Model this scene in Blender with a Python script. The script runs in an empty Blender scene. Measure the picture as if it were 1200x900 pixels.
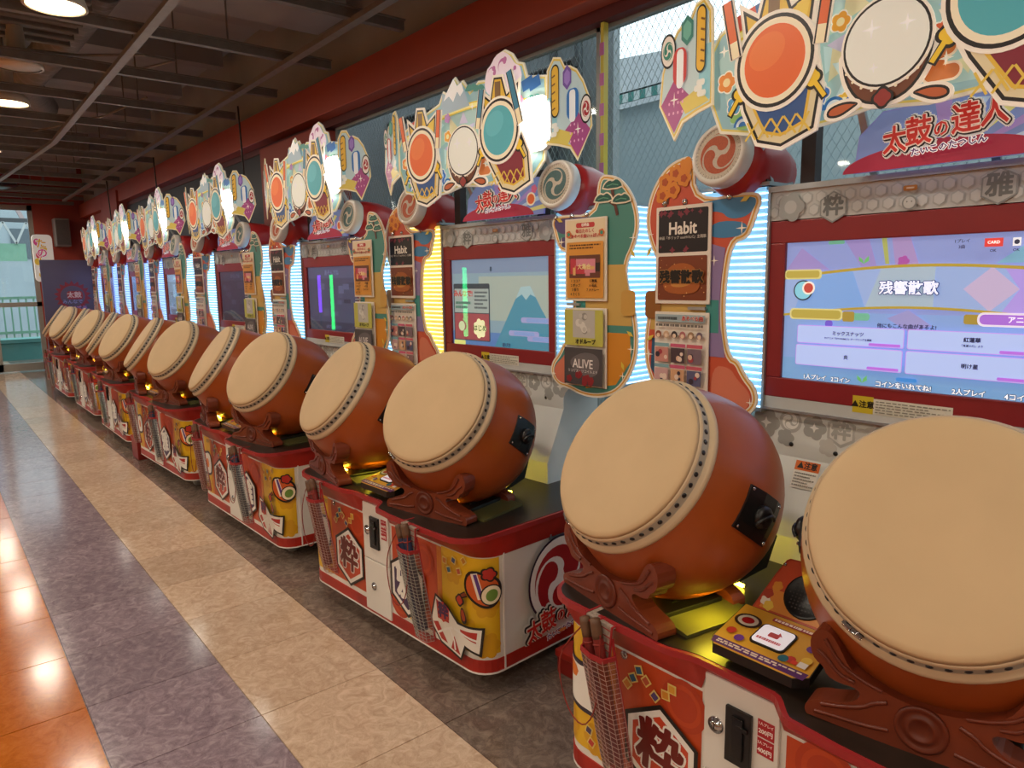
import bpy, math, random
from math import sin, cos, pi, radians as R
from mathutils import Vector, Matrix
from mathutils.geometry import tessellate_polygon

random.seed(7)
SC = bpy.context.scene
COL = SC.collection

# ------------------------------------------------------------------ camera
cam_d = bpy.data.cameras.new('camera')
cam_d.sensor_width = 36.0
cam_d.lens = 834.65 / 1200 * 36.0
cam_d.clip_end = 200
cam = bpy.data.objects.new('camera', cam_d)
COL.objects.link(cam)
_fw = Vector((-0.763970, 0.628524, -0.145971))
_rt = Vector((0.636925, 0.770787, -0.014620))
_up = Vector((-0.103323, 0.104142, 0.989181))
cam.matrix_world = Matrix(((_rt.x, _up.x, -_fw.x, 0), (_rt.y, _up.y, -_fw.y, 0),
                           (_rt.z, _up.z, -_fw.z, 1.55), (0, 0, 0, 1)))
SC.camera = cam

# ------------------------------------------------------------------ world, exposure
world = bpy.data.worlds.new('world')
SC.world = world
world.use_nodes = True
wn = world.node_tree.nodes
bg = wn['Background']
wt = wn.new('ShaderNodeTexCoord')
ws = wn.new('ShaderNodeSeparateXYZ')
wr = wn.new('ShaderNodeValToRGB')
wr.color_ramp.elements[0].position = 0.45
wr.color_ramp.elements[0].color = (0.62, 0.66, 0.68, 1)
wr.color_ramp.elements[1].position = 0.8
wr.color_ramp.elements[1].color = (0.80, 0.86, 0.90, 1)
wm = wn.new('ShaderNodeMapRange')
wm.inputs[1].default_value = -1
wl = world.node_tree.links
wl.new(wt.outputs['Generated'], ws.inputs[0])
wl.new(ws.outputs['Z'], wm.inputs[0])
wl.new(wm.outputs[0], wr.inputs[0])
wl.new(wr.outputs[0], bg.inputs['Color'])
bg.inputs['Strength'].default_value = 2.8
SC.view_settings.view_transform = 'Standard'
SC.view_settings.look = 'None'
SC.view_settings.gamma = 1.0
SC.view_settings.use_curve_mapping = False
SC.view_settings.exposure = 0.10
LAMP_POWER = 22.0          # each round ceiling lamp
LAMP_COLOR = (1.0, 0.88, 0.72)

# ------------------------------------------------------------------ materials
def lin(h):
    h = h.lstrip('#')
    o = []
    for i in (0, 2, 4):
        c = int(h[i:i + 2], 16) / 255
        o.append(c / 12.92 if c <= .04045 else ((c + .055) / 1.055) ** 2.4)
    return (*o, 1)
_mats = {}
def mat(key, color, rough=.45, metal=0., emit=0., noise=0., scale=20., bump=0., coat=0., spec=.5, emit_color=None):
    if key in _mats:
        return _mats[key]
    m = bpy.data.materials.new(key)
    m.use_nodes = True
    nt = m.node_tree
    b = nt.nodes['Principled BSDF']
    c = lin(color) if isinstance(color, str) else color
    b.inputs['Base Color'].default_value = c
    b.inputs['Roughness'].default_value = rough
    b.inputs['Metallic'].default_value = metal
    b.inputs['Specular IOR Level'].default_value = spec
    if coat:
        b.inputs['Coat Weight'].default_value = coat
        b.inputs['Coat Roughness'].default_value = .08
    if emit:
        b.inputs['Emission Color'].default_value = lin(emit_color) if emit_color else c
        b.inputs['Emission Strength'].default_value = emit
    if noise or bump:
        g = nt.nodes.new('ShaderNodeTexCoord')
        n = nt.nodes.new('ShaderNodeTexNoise')
        n.inputs['Scale'].default_value = scale
        n.inputs['Detail'].default_value = 5
        nt.links.new(g.outputs['Object'], n.inputs['Vector'])
        if noise:
            mx = nt.nodes.new('ShaderNodeMixRGB')
            mx.blend_type = 'MULTIPLY'
            mx.inputs[0].default_value = 1
            mx.inputs[1].default_value = c
            rp = nt.nodes.new('ShaderNodeValToRGB')
            rp.color_ramp.elements[0].position = .3
            rp.color_ramp.elements[1].position = .7
            v = 1 - noise
            rp.color_ramp.elements[0].color = (v, v, v, 1)
            nt.links.new(n.outputs['Fac'], rp.inputs[0])
            nt.links.new(rp.outputs[0], mx.inputs[2])
            nt.links.new(mx.outputs[0], b.inputs['Base Color'])
        if bump:
            bp = nt.nodes.new('ShaderNodeBump')
            bp.inputs['Strength'].default_value = bump
            bp.inputs['Distance'].default_value = .002
            nt.links.new(n.outputs['Fac'], bp.inputs['Height'])
            nt.links.new(bp.outputs[0], b.inputs['Normal'])
    _mats[key] = m
    return m
def C(h, emit=0., rough=.38):
    """flat printed colour; emit > 0 only on screens and backlit signs"""
    return mat('print_%s_%g_%g' % (h.lstrip('#'), emit, rough), h, rough=rough, emit=emit)

def floor_mat(key, base, dark, light):
    m = bpy.data.materials.new(key)
    m.use_nodes = True
    nt = m.node_tree
    L = nt.links
    b = nt.nodes['Principled BSDF']
    g = nt.nodes.new('ShaderNodeNewGeometry')
    oi = nt.nodes.new('ShaderNodeObjectInfo')
    n1 = nt.nodes.new('ShaderNodeTexNoise'); n1.inputs['Scale'].default_value = 17; n1.inputs['Detail'].default_value = 9
    n1.inputs['Roughness'].default_value = .65; n1.inputs['Distortion'].default_value = 1.6
    n2 = nt.nodes.new('ShaderNodeTexNoise'); n2.inputs['Scale'].default_value = 38; n2.inputs['Detail'].default_value = 6
    n2.inputs['Distortion'].default_value = 2.4
    L.new(g.outputs['Position'], n1.inputs['Vector']); L.new(g.outputs['Position'], n2.inputs['Vector'])
    r1 = nt.nodes.new('ShaderNodeValToRGB')
    e = r1.color_ramp.elements
    e[0].position = .32; e[0].color = lin(dark)
    e[1].position = .68; e[1].color = lin(light)
    k = e.new(.5); k.color = lin(base)
    L.new(n1.outputs['Fac'], r1.inputs[0])
    r2 = nt.nodes.new('ShaderNodeValToRGB')
    f = r2.color_ramp.elements
    f[0].position = .47; f[0].color = (0, 0, 0, 1)
    f[1].position = .53; f[1].color = (0, 0, 0, 1)
    k = f.new(.5); k.color = (.45, .45, .45, 1)
    L.new(n2.outputs['Fac'], r2.inputs[0])
    mx = nt.nodes.new('ShaderNodeMixRGB'); mx.inputs[2].default_value = lin(light)
    L.new(r2.outputs[0], mx.inputs[0]); L.new(r1.outputs[0], mx.inputs[1])
    hv = nt.nodes.new('ShaderNodeHueSaturation')
    mr = nt.nodes.new('ShaderNodeMapRange'); mr.inputs[3].default_value = .9; mr.inputs[4].default_value = 1.08
    L.new(oi.outputs['Random'], mr.inputs[0]); L.new(mr.outputs[0], hv.inputs['Value'])
    L.new(mx.outputs[0], hv.inputs['Color']); L.new(hv.outputs[0], b.inputs['Base Color'])
    b.inputs['Roughness'].default_value = .22
    b.inputs['Specular IOR Level'].default_value = .38
    n3 = nt.nodes.new('ShaderNodeTexNoise'); n3.inputs['Scale'].default_value = 14; n3.inputs['Detail'].default_value = 2
    L.new(g.outputs['Position'], n3.inputs['Vector'])
    bp = nt.nodes.new('ShaderNodeBump'); bp.inputs['Strength'].default_value = .08; bp.inputs['Distance'].default_value = .003
    L.new(n3.outputs['Fac'], bp.inputs['Height']); L.new(bp.outputs[0], b.inputs['Normal'])
    r3 = nt.nodes.new('ShaderNodeMapRange'); r3.inputs[3].default_value = .10; r3.inputs[4].default_value = .19
    L.new(n1.outputs['Fac'], r3.inputs[0]); L.new(r3.outputs[0], b.inputs['Roughness'])
    return m
def glass_mat(key, tint, gloss=.12, alpha=.12, rough=.03):
    """thin pane: see-through with a mirror-like film"""
    m = bpy.data.materials.new(key)
    m.use_nodes = True
    nt = m.node_tree
    nt.nodes.remove(nt.nodes['Principled BSDF'])
    o = nt.nodes['Material Output']
    t = nt.nodes.new('ShaderNodeBsdfTransparent'); t.inputs[0].default_value = (*lin(tint)[:3], 1)
    g = nt.nodes.new('ShaderNodeBsdfGlossy'); g.inputs['Roughness'].default_value = rough
    fr = nt.nodes.new('ShaderNodeLayerWeight'); fr.inputs[0].default_value = .5
    pw = nt.nodes.new('ShaderNodeMath'); pw.operation = 'POWER'; pw.inputs[1].default_value = 5
    mr = nt.nodes.new('ShaderNodeMath'); mr.operation = 'MULTIPLY_ADD'; mr.inputs[1].default_value = .8; mr.inputs[2].default_value = alpha
    mr.use_clamp = True
    nt.links.new(fr.outputs['Facing'], pw.inputs[0]); nt.links.new(pw.outputs[0], mr.inputs[0])
    x = nt.nodes.new('ShaderNodeMixShader')
    nt.links.new(mr.outputs[0], x.inputs[0]); nt.links.new(t.outputs[0], x.inputs[1]); nt.links.new(g.outputs[0], x.inputs[2])
    nt.links.new(x.outputs[0], o.inputs[0])
    return m

WHITE = mat('white_panel', '#e6e2da', .4, noise=.06, scale=4)
BEZEL = mat('bezel_red', '#8e2429', .35, noise=.1, scale=12)
RED = mat('red_plastic', '#b3231c', .35, noise=.1, scale=12)
REDBAND = mat('red_band', '#b8291c', .4, noise=.35, scale=9)
RUBBER_RED = mat('red_edge_moulding', '#a02a2c', .4, noise=.08, scale=30)
BLACKTOP = mat('counter_top_brown_black', '#2b211b', .34, noise=.25, scale=6)
BLACK = mat('black_plastic', '#141415', .35, noise=.2, scale=30)
SILVER = mat('brushed_silver', '#b4b8bc', .35, metal=.7, noise=.1, scale=40)
CHROME = mat('chrome', '#c8c8cc', .18, metal=1, noise=.05, scale=40)
SKIN = mat('drum_skin', '#ccb089', .62, noise=.07, scale=7, bump=.1, spec=.3)
RIM = mat('drum_rim', '#cbb493', .5, noise=.1, scale=14, spec=.4)
RIMBAND = mat('drum_rim_band', '#a59c8c', .5, noise=.1, scale=14)
BODY = mat('drum_body_orange_brown', '#a5501f', .36, noise=.16, scale=3.5, spec=.45)
CRADLE = mat('cradle_brown', '#7a3620', .38, noise=.18, scale=10)
CRADLE2 = mat('cradle_brown_inset', '#6c2d1a', .42, noise=.15, scale=14)
STEELGREY = mat('ceiling_rail_grey', '#75726e', .5, metal=.3, noise=.2, scale=20)
RAILLIGHT = mat('ceiling_rail_light', '#8a8680', .45, metal=.3, noise=.2, scale=20)
CEIL = mat('ceiling_dark', '#9ea2a6', .85, noise=.3, scale=1.2)
DUCT = mat('duct_grey', '#7d7975', .6, noise=.25, scale=18)
BEAMRED = mat('painted_red_beam', '#a4452e', .5, noise=.12, scale=2)
BEAMSHADE = mat('red_beam_shaded', '#5e1f1f', .5, noise=.12, scale=2)  # beam red darkened: the shade under the beam is put into the colour
WALLRED = mat('painted_red_wall', '#9c3f30', .55, noise=.12, scale=2)
WALLDEEP = mat('painted_crimson_wall', '#7d1a20', .55, noise=.12, scale=2)
NAVY = mat('dark_navy_panel', '#23242e', .5, noise=.15, scale=2)
FRAME = mat('aluminium_frame', '#a3a19b', .4, metal=.4, noise=.1, scale=30)
GLASS = glass_mat('window_glass', '#eaf1f2', alpha=.018)
SCREENGLASS = glass_mat('screen_glass', '#f4f6f6', alpha=.05, rough=.008)
ACRYL = glass_mat('clear_acrylic', '#f2f4f4', alpha=.05, rough=.05)
VINYL = glass_mat('clear_vinyl', '#e6e0de', alpha=.12, rough=.25)
WIREM = mat('glass_wire', '#93a3a7', .5, noise=.1, scale=30)
ORANGE_F = floor_mat('floor_orange', '#bb6418', '#aa5811', '#c67024')
PURPLE_F = floor_mat('floor_purple_grey', '#8c7a84', '#75636e', '#a8979d')
BEIGE_F = floor_mat('floor_beige', '#c6ab93', '#b3967e', '#d8c0aa')
DARK_F = floor_mat('floor_brown_grey', '#75645a', '#62524a', '#938073')

# ------------------------------------------------------------------ mesh builder
class MB:
    def __init__(s):
        s.v = []; s.f = []; s.fm = []; s.fs = []; s.mats = []
    def mi(s, m):
        if m not in s.mats:
            s.mats.append(m)
        return s.mats.index(m)
    def add(s, vs, fs, m, smooth=False, M=None):
        b = len(s.v)
        for p in vs:
            p = Vector(p)
            s.v.append(M @ p if M else p)
        k = s.mi(m)
        for f in fs:
            s.f.append([b + i for i in f]); s.fm.append(k); s.fs.append(smooth)
    def box(s, x0, x1, y0, y1, z0, z1, m, M=None):
        vs = [(x, y, z) for x in (x0, x1) for y in (y0, y1) for z in (z0, z1)]
        s.add(vs, [(0, 1, 3, 2), (4, 6, 7, 5), (0, 4, 5, 1), (2, 3, 7, 6), (0, 2, 6, 4), (1, 5, 7, 3)], m, M=M)
    def bar(s, a, b, w, h, m, up=(0, 0, 1)):
        a = Vector(a); b = Vector(b); d = (b - a); L = d.length; d = d / L
        u = Vector(up)
        if abs(d.dot(u)) > .98: u = Vector((0, 1, 0))
        x = d.cross(u).normalized(); z = x.cross(d)
        M = Matrix(((x.x, d.x, z.x, a.x), (x.y, d.y, z.y, a.y), (x.z, d.z, z.z, a.z), (0, 0, 0, 1)))
        s.box(-w / 2, w / 2, 0, L, -h / 2, h / 2, m, M=M)
    def prism(s, poly, a, b, m, fn=None, m_side=None, smooth_side=False, M=None):
        """poly in (u,v); extruded from a to b along the third axis; fn maps (u,v,w) to xyz (default plane facing -y)"""
        fn = fn or (lambda u, v, w: (u, w, v))
        n = len(poly)
        lo = [fn(u, v, a) for u, v in poly]; hi = [fn(u, v, b) for u, v in poly]
        tri = tessellate_polygon([[Vector((u, v, 0)) for u, v in poly]])
        s.add(lo, [tuple(t) for t in tri], m, M=M)
        s.add(hi, [tuple(reversed(t)) for t in tri], m, M=M)
        s.add(lo + hi, [(i, (i + 1) % n, n + (i + 1) % n, n + i) for i in range(n)], m_side or m, smooth_side, M=M)
    def loft(s, A, B, m, smooth=False, closed=True, M=None):
        n = len(A); k = n if closed else n - 1
        s.add(list(A) + list(B), [(i, (i + 1) % n, n + (i + 1) % n, n + i) for i in range(k)], m, smooth, M=M)
    def lathe(s, prof, n, m, M=None, smooth=True, ms=None, caps=True):
        """prof: list of (r, h) around z"""
        b = len(s.v)
        for r, h in prof:
            for i in range(n):
                a = 2 * pi * i / n
                p = Vector((r * cos(a), r * sin(a), h)); s.v.append(M @ p if M else p)
        for j in range(len(prof) - 1):
            k = s.mi(ms[j] if ms else m)
            for i in range(n):
                i2 = (i + 1) % n
                s.f.append([b + j * n + i, b + j * n + i2, b + (j + 1) * n + i2, b + (j + 1) * n + i]); s.fm.append(k); s.fs.append(smooth)
        for j, flip in ((0, True), (len(prof) - 1, False)):
            if caps and prof[j][0] > 1e-5:
                f = [b + j * n + i for i in range(n)]
                s.f.append(f[::-1] if flip else f); s.fm.append(s.mi(ms[min(j, len(ms) - 1)] if ms else m)); s.fs.append(False)
    def tube(s, pts, r, m, n=6, M=None):
        pts = [Vector(p) for p in pts]
        rings = []
        for i, p in enumerate(pts):
            d = (pts[min(i + 1, len(pts) - 1)] - pts[max(i - 1, 0)]).normalized()
            u = Vector((0, 0, 1)) if abs(d.z) < .9 else Vector((0, 1, 0))
            x = d.cross(u).normalized(); y = x.cross(d)
            rr = r[i] if isinstance(r, (list, tuple)) else r
            rings.append([p + x * rr * cos(2 * pi * k / n) + y * rr * sin(2 * pi * k / n) for k in range(n)])
        for A, B in zip(rings, rings[1:]):
            s.loft(A, B, m, True, M=M)
        s.add(rings[0], [tuple(range(n))], m, M=M); s.add(rings[-1], [tuple(range(n))], m, M=M)
    def mesh(s, name):
        me = bpy.data.meshes.new(name)
        me.from_pydata([tuple(p) for p in s.v], [], s.f)
        for m in s.mats: me.materials.append(m)
        me.polygons.foreach_set('material_index', s.fm)
        me.polygons.foreach_set('use_smooth', s.fs)
        me.update()
        return me
    def build(s, name, parent=None, loc=None, bevel=0., **kw):
        o = bpy.data.objects.new(name, s.mesh(name)); COL.objects.link(o)
        if parent: o.parent = parent
        if loc: o.location = loc
        if bevel:
            b = o.modifiers.new('bevel', 'BEVEL'); b.width = bevel; b.segments = 2; b.limit_method = 'ANGLE'; b.angle_limit = R(40)
        for k, v in kw.items(): o[k] = v
        return o
def empty(name, loc=(0, 0, 0), rz=0., **kw):
    o = bpy.data.objects.new(name, None); o.empty_display_size = .1
    o.location = loc; o.rotation_euler = (0, 0, rz); COL.objects.link(o)
    for k, v in kw.items(): o[k] = v
    return o
def dup(o, parent=None, skip=()):
    c = o.copy(); COL.objects.link(c)
    if parent: c.parent = parent
    for ch in list(o.children):
        if ch.name.split('.')[0] not in skip:
            dup(ch, c, skip)
    return c

# ------------------------------------------------------------------ flat shapes (u, v)
def circ(x, y, r, n=24, ry=None, a0=0., a1=2 * pi, rot=0.):
    ry = ry or r
    full = abs(a1 - a0 - 2 * pi) < 1e-6
    k = n if full else n + 1
    out = []
    for i in range(k):
        a = a0 + (a1 - a0) * i / n
        px, py = r * cos(a), ry * sin(a)
        out.append((x + px * cos(rot) - py * sin(rot), y + px * sin(rot) + py * cos(rot)))
    return out
def rect(x0, x1, y0, y1): return [(x0, y0), (x1, y0), (x1, y1), (x0, y1)]
def rrect(x0, x1, y0, y1, r, n=5):
    r = min(r, (x1 - x0) / 2 - 1e-5, (y1 - y0) / 2 - 1e-5)
    o = []
    for cx, cy, a in ((x1 - r, y0 + r, -pi / 2), (x1 - r, y1 - r, 0), (x0 + r, y1 - r, pi / 2), (x0 + r, y0 + r, pi)):
        o += [(cx + r * cos(a + pi / 2 * i / n), cy + r * sin(a + pi / 2 * i / n)) for i in range(n + 1)]
    return o
def hexa(x, y, r, rot=pi / 6, sx=1.): return [(x + sx * r * cos(rot + pi / 3 * i), y + r * sin(rot + pi / 3 * i)) for i in range(6)]
def star4(x, y, r, q=.18):
    return [(x + (r if i % 2 == 0 else r * q) * cos(pi / 4 * i), y + (r if i % 2 == 0 else r * q) * sin(pi / 4 * i)) for i in range(8)]
def diamond(x, y, w, h, rot=0.):
    return [(x + a * cos(rot) - b * sin(rot), y + a * sin(rot) + b * cos(rot)) for a, b in ((-w, -h), (w, -h), (w, h), (-w, h))]
def flower(x, y, r, p=5, n=40, d=.22, rot=0.):
    return [(x + r * (1 - d + d * abs(cos(p / 2 * t)) * 1.0) * cos(t + rot), y + r * (1 - d + d * abs(cos(p / 2 * t))) * sin(t + rot)) for t in [2 * pi * i / n for i in range(n)]]
def stroke(pts, w):
    """ribbon along a polyline"""
    A = []; B = []
    for i, (x, y) in enumerate(pts):
        x0, y0 = pts[max(i - 1, 0)]; x1, y1 = pts[min(i + 1, len(pts) - 1)]
        dx, dy = x1 - x0, y1 - y0; l = math.hypot(dx, dy) or 1
        ww = w[i] if isinstance(w, (list, tuple)) else w
        A.append((x - dy / l * ww / 2, y + dx / l * ww / 2)); B.append((x + dy / l * ww / 2, y - dx / l * ww / 2))
    return A + B[::-1]
def smooth(pts, it=2, closed=True):
    for _ in range(it):
        o = []
        n = len(pts)
        for i in range(n if closed else n - 1):
            a = pts[i]; b = pts[(i + 1) % n]
            o += [(a[0] * .75 + b[0] * .25, a[1] * .75 + b[1] * .25), (a[0] * .25 + b[0] * .75, a[1] * .25 + b[1] * .75)]
        pts = o if closed else [pts[0]] + o + [pts[-1]]
    return pts
def grow(poly, d):
    """offset a closed polygon outward by d"""
    n = len(poly)
    area = sum(poly[i][0] * poly[(i + 1) % n][1] - poly[(i + 1) % n][0] * poly[i][1] for i in range(n))
    sg = 1 if area > 0 else -1
    o = []
    for i in range(n):
        (x0, y0), (x, y), (x1, y1) = poly[i - 1], poly[i], poly[(i + 1) % n]
        ax, ay = x - x0, y - y0; bx, by = x1 - x, y1 - y
        la = math.hypot(ax, ay) or 1e-9; lb = math.hypot(bx, by) or 1e-9
        nx, ny = ay / la + by / lb, -ax / la - bx / lb
        l2 = nx * nx + ny * ny
        if l2 < .3: l2 = .3
        k = 2 * d * sg / l2
        o.append((x + nx * k, y + ny * k))
    return o
def tomoe(x, y, r, rot=0., n=14, mirror=1):
    """one comma of a three-comma crest"""
    cen = []; w = []
    for i in range(n + 1):
        t = i / n
        ph = rot + mirror * t * R(165)
        rho = (.46 + .49 * (1 - (1 - t) ** 1.8)) * r
        cen.append((x + rho * cos(ph), y + rho * sin(ph))); w.append(2 * .30 * r * (1 - t) ** 1.35 + .004 * r)
    hx, hy = cen[0]
    body = stroke(cen, w)
    dx, dy = cen[1][0] - hx, cen[1][1] - hy
    back = math.atan2(-dy, -dx)
    a0 = math.atan2(body[-1][1] - hy, body[-1][0] - hx)
    turn = 1 if math.sin(back - a0) > 0 else -1
    cap = [(hx + .30 * r * cos(a0 + turn * pi * i / 9), hy + .30 * r * sin(a0 + turn * pi * i / 9)) for i in range(1, 9)]
    return body + cap
def cloud(x, y, s, flip=1, rows=((0, -.9, .5), (.5, -.3, 1.), (1., -.7, .6))):
    """stacked rounded bars, a stylised mist bank; returns a list of polygons"""
    return [rrect(*sorted((x + flip * a * s, x + flip * b * s)), y + (h - .3) * s, y + (h + .3) * s, .29 * s) for h, a, b in rows]
def pine(x, y, s): return [smooth([(x - s, y), (x + s, y), (x + .8 * s, y + .4 * s), (x + .3 * s, y + .65 * s), (x, y + .5 * s), (x - .4 * s, y + .7 * s), (x - .85 * s, y + .4 * s)], 1)]

# ------------------------------------------------------------------ lettering
_glyph = {}
def glyphs(txt, off=0.):
    k = (txt, round(off, 4))
    if k not in _glyph:
        c = bpy.data.curves.new('lettering', 'FONT'); c.body = txt; c.resolution_u = 1 if len(txt) > 6 else 2
        c.offset = off; c.align_x = 'CENTER'; c.align_y = 'CENTER'
        o = bpy.data.objects.new('lettering', c); COL.objects.link(o)
        bpy.context.view_layer.update()
        me = bpy.data.meshes.new_from_object(o.evaluated_get(bpy.context.evaluated_depsgraph_get())); me.calc_loop_triangles()
        _glyph[k] = ([(p.co.x, p.co.y) for p in me.vertices], [tuple(t.vertices) for t in me.loop_triangles])
        bpy.data.objects.remove(o); bpy.data.curves.remove(c); bpy.data.meshes.remove(me)
    return _glyph[k]

class Art:
    """flat print on a surface: every layer lies a hair above the one before"""
    def __init__(s, mb, fn, step=.0003, start=.0006, emit=0., rough=.38, seg=None):
        s.mb = mb; s.fn = fn; s.o = start; s.step = step; s.emit = emit; s.rough = rough; s.seg = seg
    def col(s, c): return C(c, s.emit, s.rough) if isinstance(c, str) else c
    def tris(s, vs, fs, c):
        if s.seg:
            T = [tuple(vs[i] for i in f) for f in fs]; out = []
            while T:
                t = T.pop()
                if len(t) > 3:
                    T += [(t[0], t[i], t[i + 1]) for i in range(1, len(t) - 1)]; continue
                e = [abs(t[i][0] - t[(i + 1) % 3][0]) for i in range(3)]
                i = e.index(max(e))
                us = [q[0] for q in t]
                if e[i] > .008 and any(min(us) < b_ and max(us) > a_ for a_, b_ in s.seg):
                    a, b, d = t[i], t[(i + 1) % 3], t[(i + 2) % 3]; m = ((a[0] + b[0]) / 2, (a[1] + b[1]) / 2)
                    T += [(a, m, d), (m, b, d)]
                else: out.append(t)
            vs = [p for t in out for p in t]; fs = [(3 * i, 3 * i + 1, 3 * i + 2) for i in range(len(out))]
        s.mb.add([s.fn(u, v, s.o) for u, v in vs], fs, s.col(c))
    def up(s): s.o += s.step
    def poly(s, *polys, c, up=True):
        for p in polys:
            s.tris(p, [tuple(t) for t in tessellate_polygon([[Vector((u, v, 0)) for u, v in p]])], c)
            s.o += .00005
        if up: s.up()
    def text(s, txt, x, y, h, c, bold=.0, sx=1., rot=0., up=True, shear=0.):
        vs, fs = glyphs(txt, min(bold, .010))
        shifts = [(0, 0)]
        if bold > .012:            # heavier strokes: the same glyph laid down again around its place
            k = 8 if bold < .06 else 12
            shifts = [((bold - .010) * cos(2 * pi * i / k), (bold - .010) * sin(2 * pi * i / k)) for i in range(k)]
            if bold > .06: shifts += [((bold - .010) * .5 * cos(2 * pi * i / 6), (bold - .010) * .5 * sin(2 * pi * i / 6)) for i in range(6)]
        for du, dv in shifts:
            o = []
            for a, b in vs:
                a, b = (a + du) * h * sx + shear * b * h, (b + dv) * h
                o.append((x + a * cos(rot) - b * sin(rot), y + a * sin(rot) + b * cos(rot)))
            s.tris(o, fs, c); s.o += .00006
        if up: s.up()
    def otext(s, txt, x, y, h, c, oc, ow=.06, bold=.02, **k):
        s.text(txt, x, y, h, oc, bold + ow, **k); s.text(txt, x, y, h, c, bold, **k)
    def lines(s, x0, x1, y0, y1, n, c, fill=.5, seed=1):
        """unreadable small print: broken strokes"""
        rr = random.Random(seed); P = []
        for i in range(n):
            yy = y1 - (y1 - y0) * (i + .5) / n; hh = (y1 - y0) / n * fill / 2
            xe = x1 - (x1 - x0) * (rr.random() * .35 if i % 2 else 0)
            x = x0
            while x < xe:
                w = (x1 - x0) * rr.uniform(.03, .09)
                P.append(rect(x, min(x + w, xe), yy - hh, yy + hh)); x += w * 1.3
        s.poly(*P, c=c)
FRONT = lambda y: (lambda u, v, o: (u, y - o, v))
def logo_text(a, x, y, h, sx=.9, rot=.1):
    """the red brush title with black and white rims and the small kana line under it"""
    w = h * .95 * sx
    place = [('太', -2.0, -.16, 1.0), ('鼓', -1.0, .0, 1.05), ('の', -.08, -.02, .6), ('達', .86, .14, 1.08), ('人', 1.92, .2, 1.0)]
    for off, c in ((.16, '#f4efe6'), (.105, '#1c1414'), (.06, '#f6e8d8'), (.02, '#c8281e')):
        for ch, dx, dy, s in place:
            a.text(ch, x + dx * w, y + dy * h + dx * w * rot * .3, h * s, c, off, sx=sx, rot=rot * .6, up=False)
        a.up()
    # orange lower halves of the strokes
    a.text('たいこのたつじん', x + .25 * w, y - .62 * h, h * .3, '#ffffff', .12, rot=rot * .7)
    a.text('たいこのたつじん', x + .25 * w, y - .62 * h, h * .3, '#5b2a6b', .03, rot=rot * .7)
def crest(a, x, y, r, c, bg=None, ring=None, rot=0., gap=None):
    if ring: a.poly(circ(x, y, r * 1.13, 40), c=ring)
    if bg: a.poly(circ(x, y, r * 1.05, 40), c=bg)
    a.poly(*[tomoe(x, y, r, rot + 2 * pi * i / 3) for i in range(3)], c=c)

# ================================================================== the setting
PITCH = .4768
Y0 = .320 - PITCH                      # seams between the floor stripes
X0 = -2.425
floor = MB(); floor.box(-17.5, 5, -6.5, 2.75, -.08, -.004, DARK_F)
floor = floor.build('floor', kind='structure')
def stripe(r): return {0: ORANGE_F, 1: PURPLE_F, 2: BEIGE_F}.get(r, DARK_F if r > 2 else ORANGE_F)
tile_me = {}
def tile_mesh(m):
    if m.name not in tile_me:
        t = MB(); h = PITCH / 2 - .0012
        a = [(-h, -h, -.004), (h, -h, -.004), (h, h, -.004), (-h, h, -.004)]
        b = [(x * .996, y * .996, 0) for x, y, z in a]
        t.loft(a, b, m); t.add(b, [(0, 1, 2, 3)], m)
        tile_me[m.name] = t.mesh('tile')
    return tile_me[m.name]
far = MB()
for r in range(-11, 6):
    for c in range(-33, 14):
        x = X0 + (c + .5) * PITCH; y = Y0 + (r + .5) * PITCH
        if 0 <= r <= 4 and -18 <= c <= 2:
            o = bpy.data.objects.new('tile', tile_mesh(stripe(r))); COL.objects.link(o)
            o.location = (x, y, 0); o.parent = floor
        else:
            h = PITCH / 2 - .0012
            far.box(x - h, x + h, y - h, y + h, -.004, 0, stripe(r))
far.build('distant_tile', floor, kind='stuff')

# ceiling slab, its ribs and pipes
c = MB(); c.box(-17.5, 5, -6.5, 2.75, 3.75, 3.85, CEIL)
ceiling = c.build('ceiling', kind='structure')
for i in range(15):                                    # deck ribs across the slab
    b = MB(); x = -15.6 + i * 1.37; b.box(x, x + .16, -6.5, 2.45, 3.58, 3.75, CEIL); b.build('deck_rib', ceiling)
for i in range(16):                                    # cross rails of the open grid
    x = -15.25 + i * .955
    b = MB(); b.box(x - .022, x + .022, -6.4, 2.33, 2.985, 3.04, STEELGREY)
    b.box(x - .04, x + .04, -6.4, 2.33, 3.035, 3.042, STEELGREY); b.build('cross_rail', ceiling)
    for y in (-1.7, .1, 1.55):
        h = MB(); h.tube([(x, y + .05 * (i % 3), 3.04), (x, y + .05 * (i % 3), 3.6)], .006, STEELGREY, 5); h.build('hanger_rod', ceiling)
b = MB(); b.bar((-14.4, 2.06, 2.975), (4, 1.98, 2.975), .05, .03, RAILLIGHT); b.build('carrier_rail', ceiling)
b = MB(); b.bar((-8.62, 1.2, 2.975), (4, 1.05, 2.975), .05, .03, RAILLIGHT); b.build('carrier_rail', ceiling)
b = MB(); b.bar((-8.62, 1.2, 2.975), (-13.2, .93, 2.975), .05, .03, RAILLIGHT); b.build('carrier_rail', ceiling)
for y in (-1.2, -3.6):
    b = MB(); b.bar((-14.5, y, 2.975), (4, y, 2.975), .05, .03, RAILLIGHT); b.build('carrier_rail', ceiling)
def duct(pts, r, rib=True):
    d = MB(); P = []; rad = []
    for a, b_ in zip(pts, pts[1:]):
        n = 26
        for i in range(n):
            t = i / n; P.append([a[k] + (b_[k] - a[k]) * t for k in range(3)]); rad.append(r * (1 if i % 2 else .94) if rib else r)
    d.tube(P, rad, DUCT, 14); return d
duct([(-5.6, 1.15, 3.52), (-6.6, 1.05, 3.42), (-8.4, .9, 3.38)], .13).build('flexible_duct', ceiling)
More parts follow.
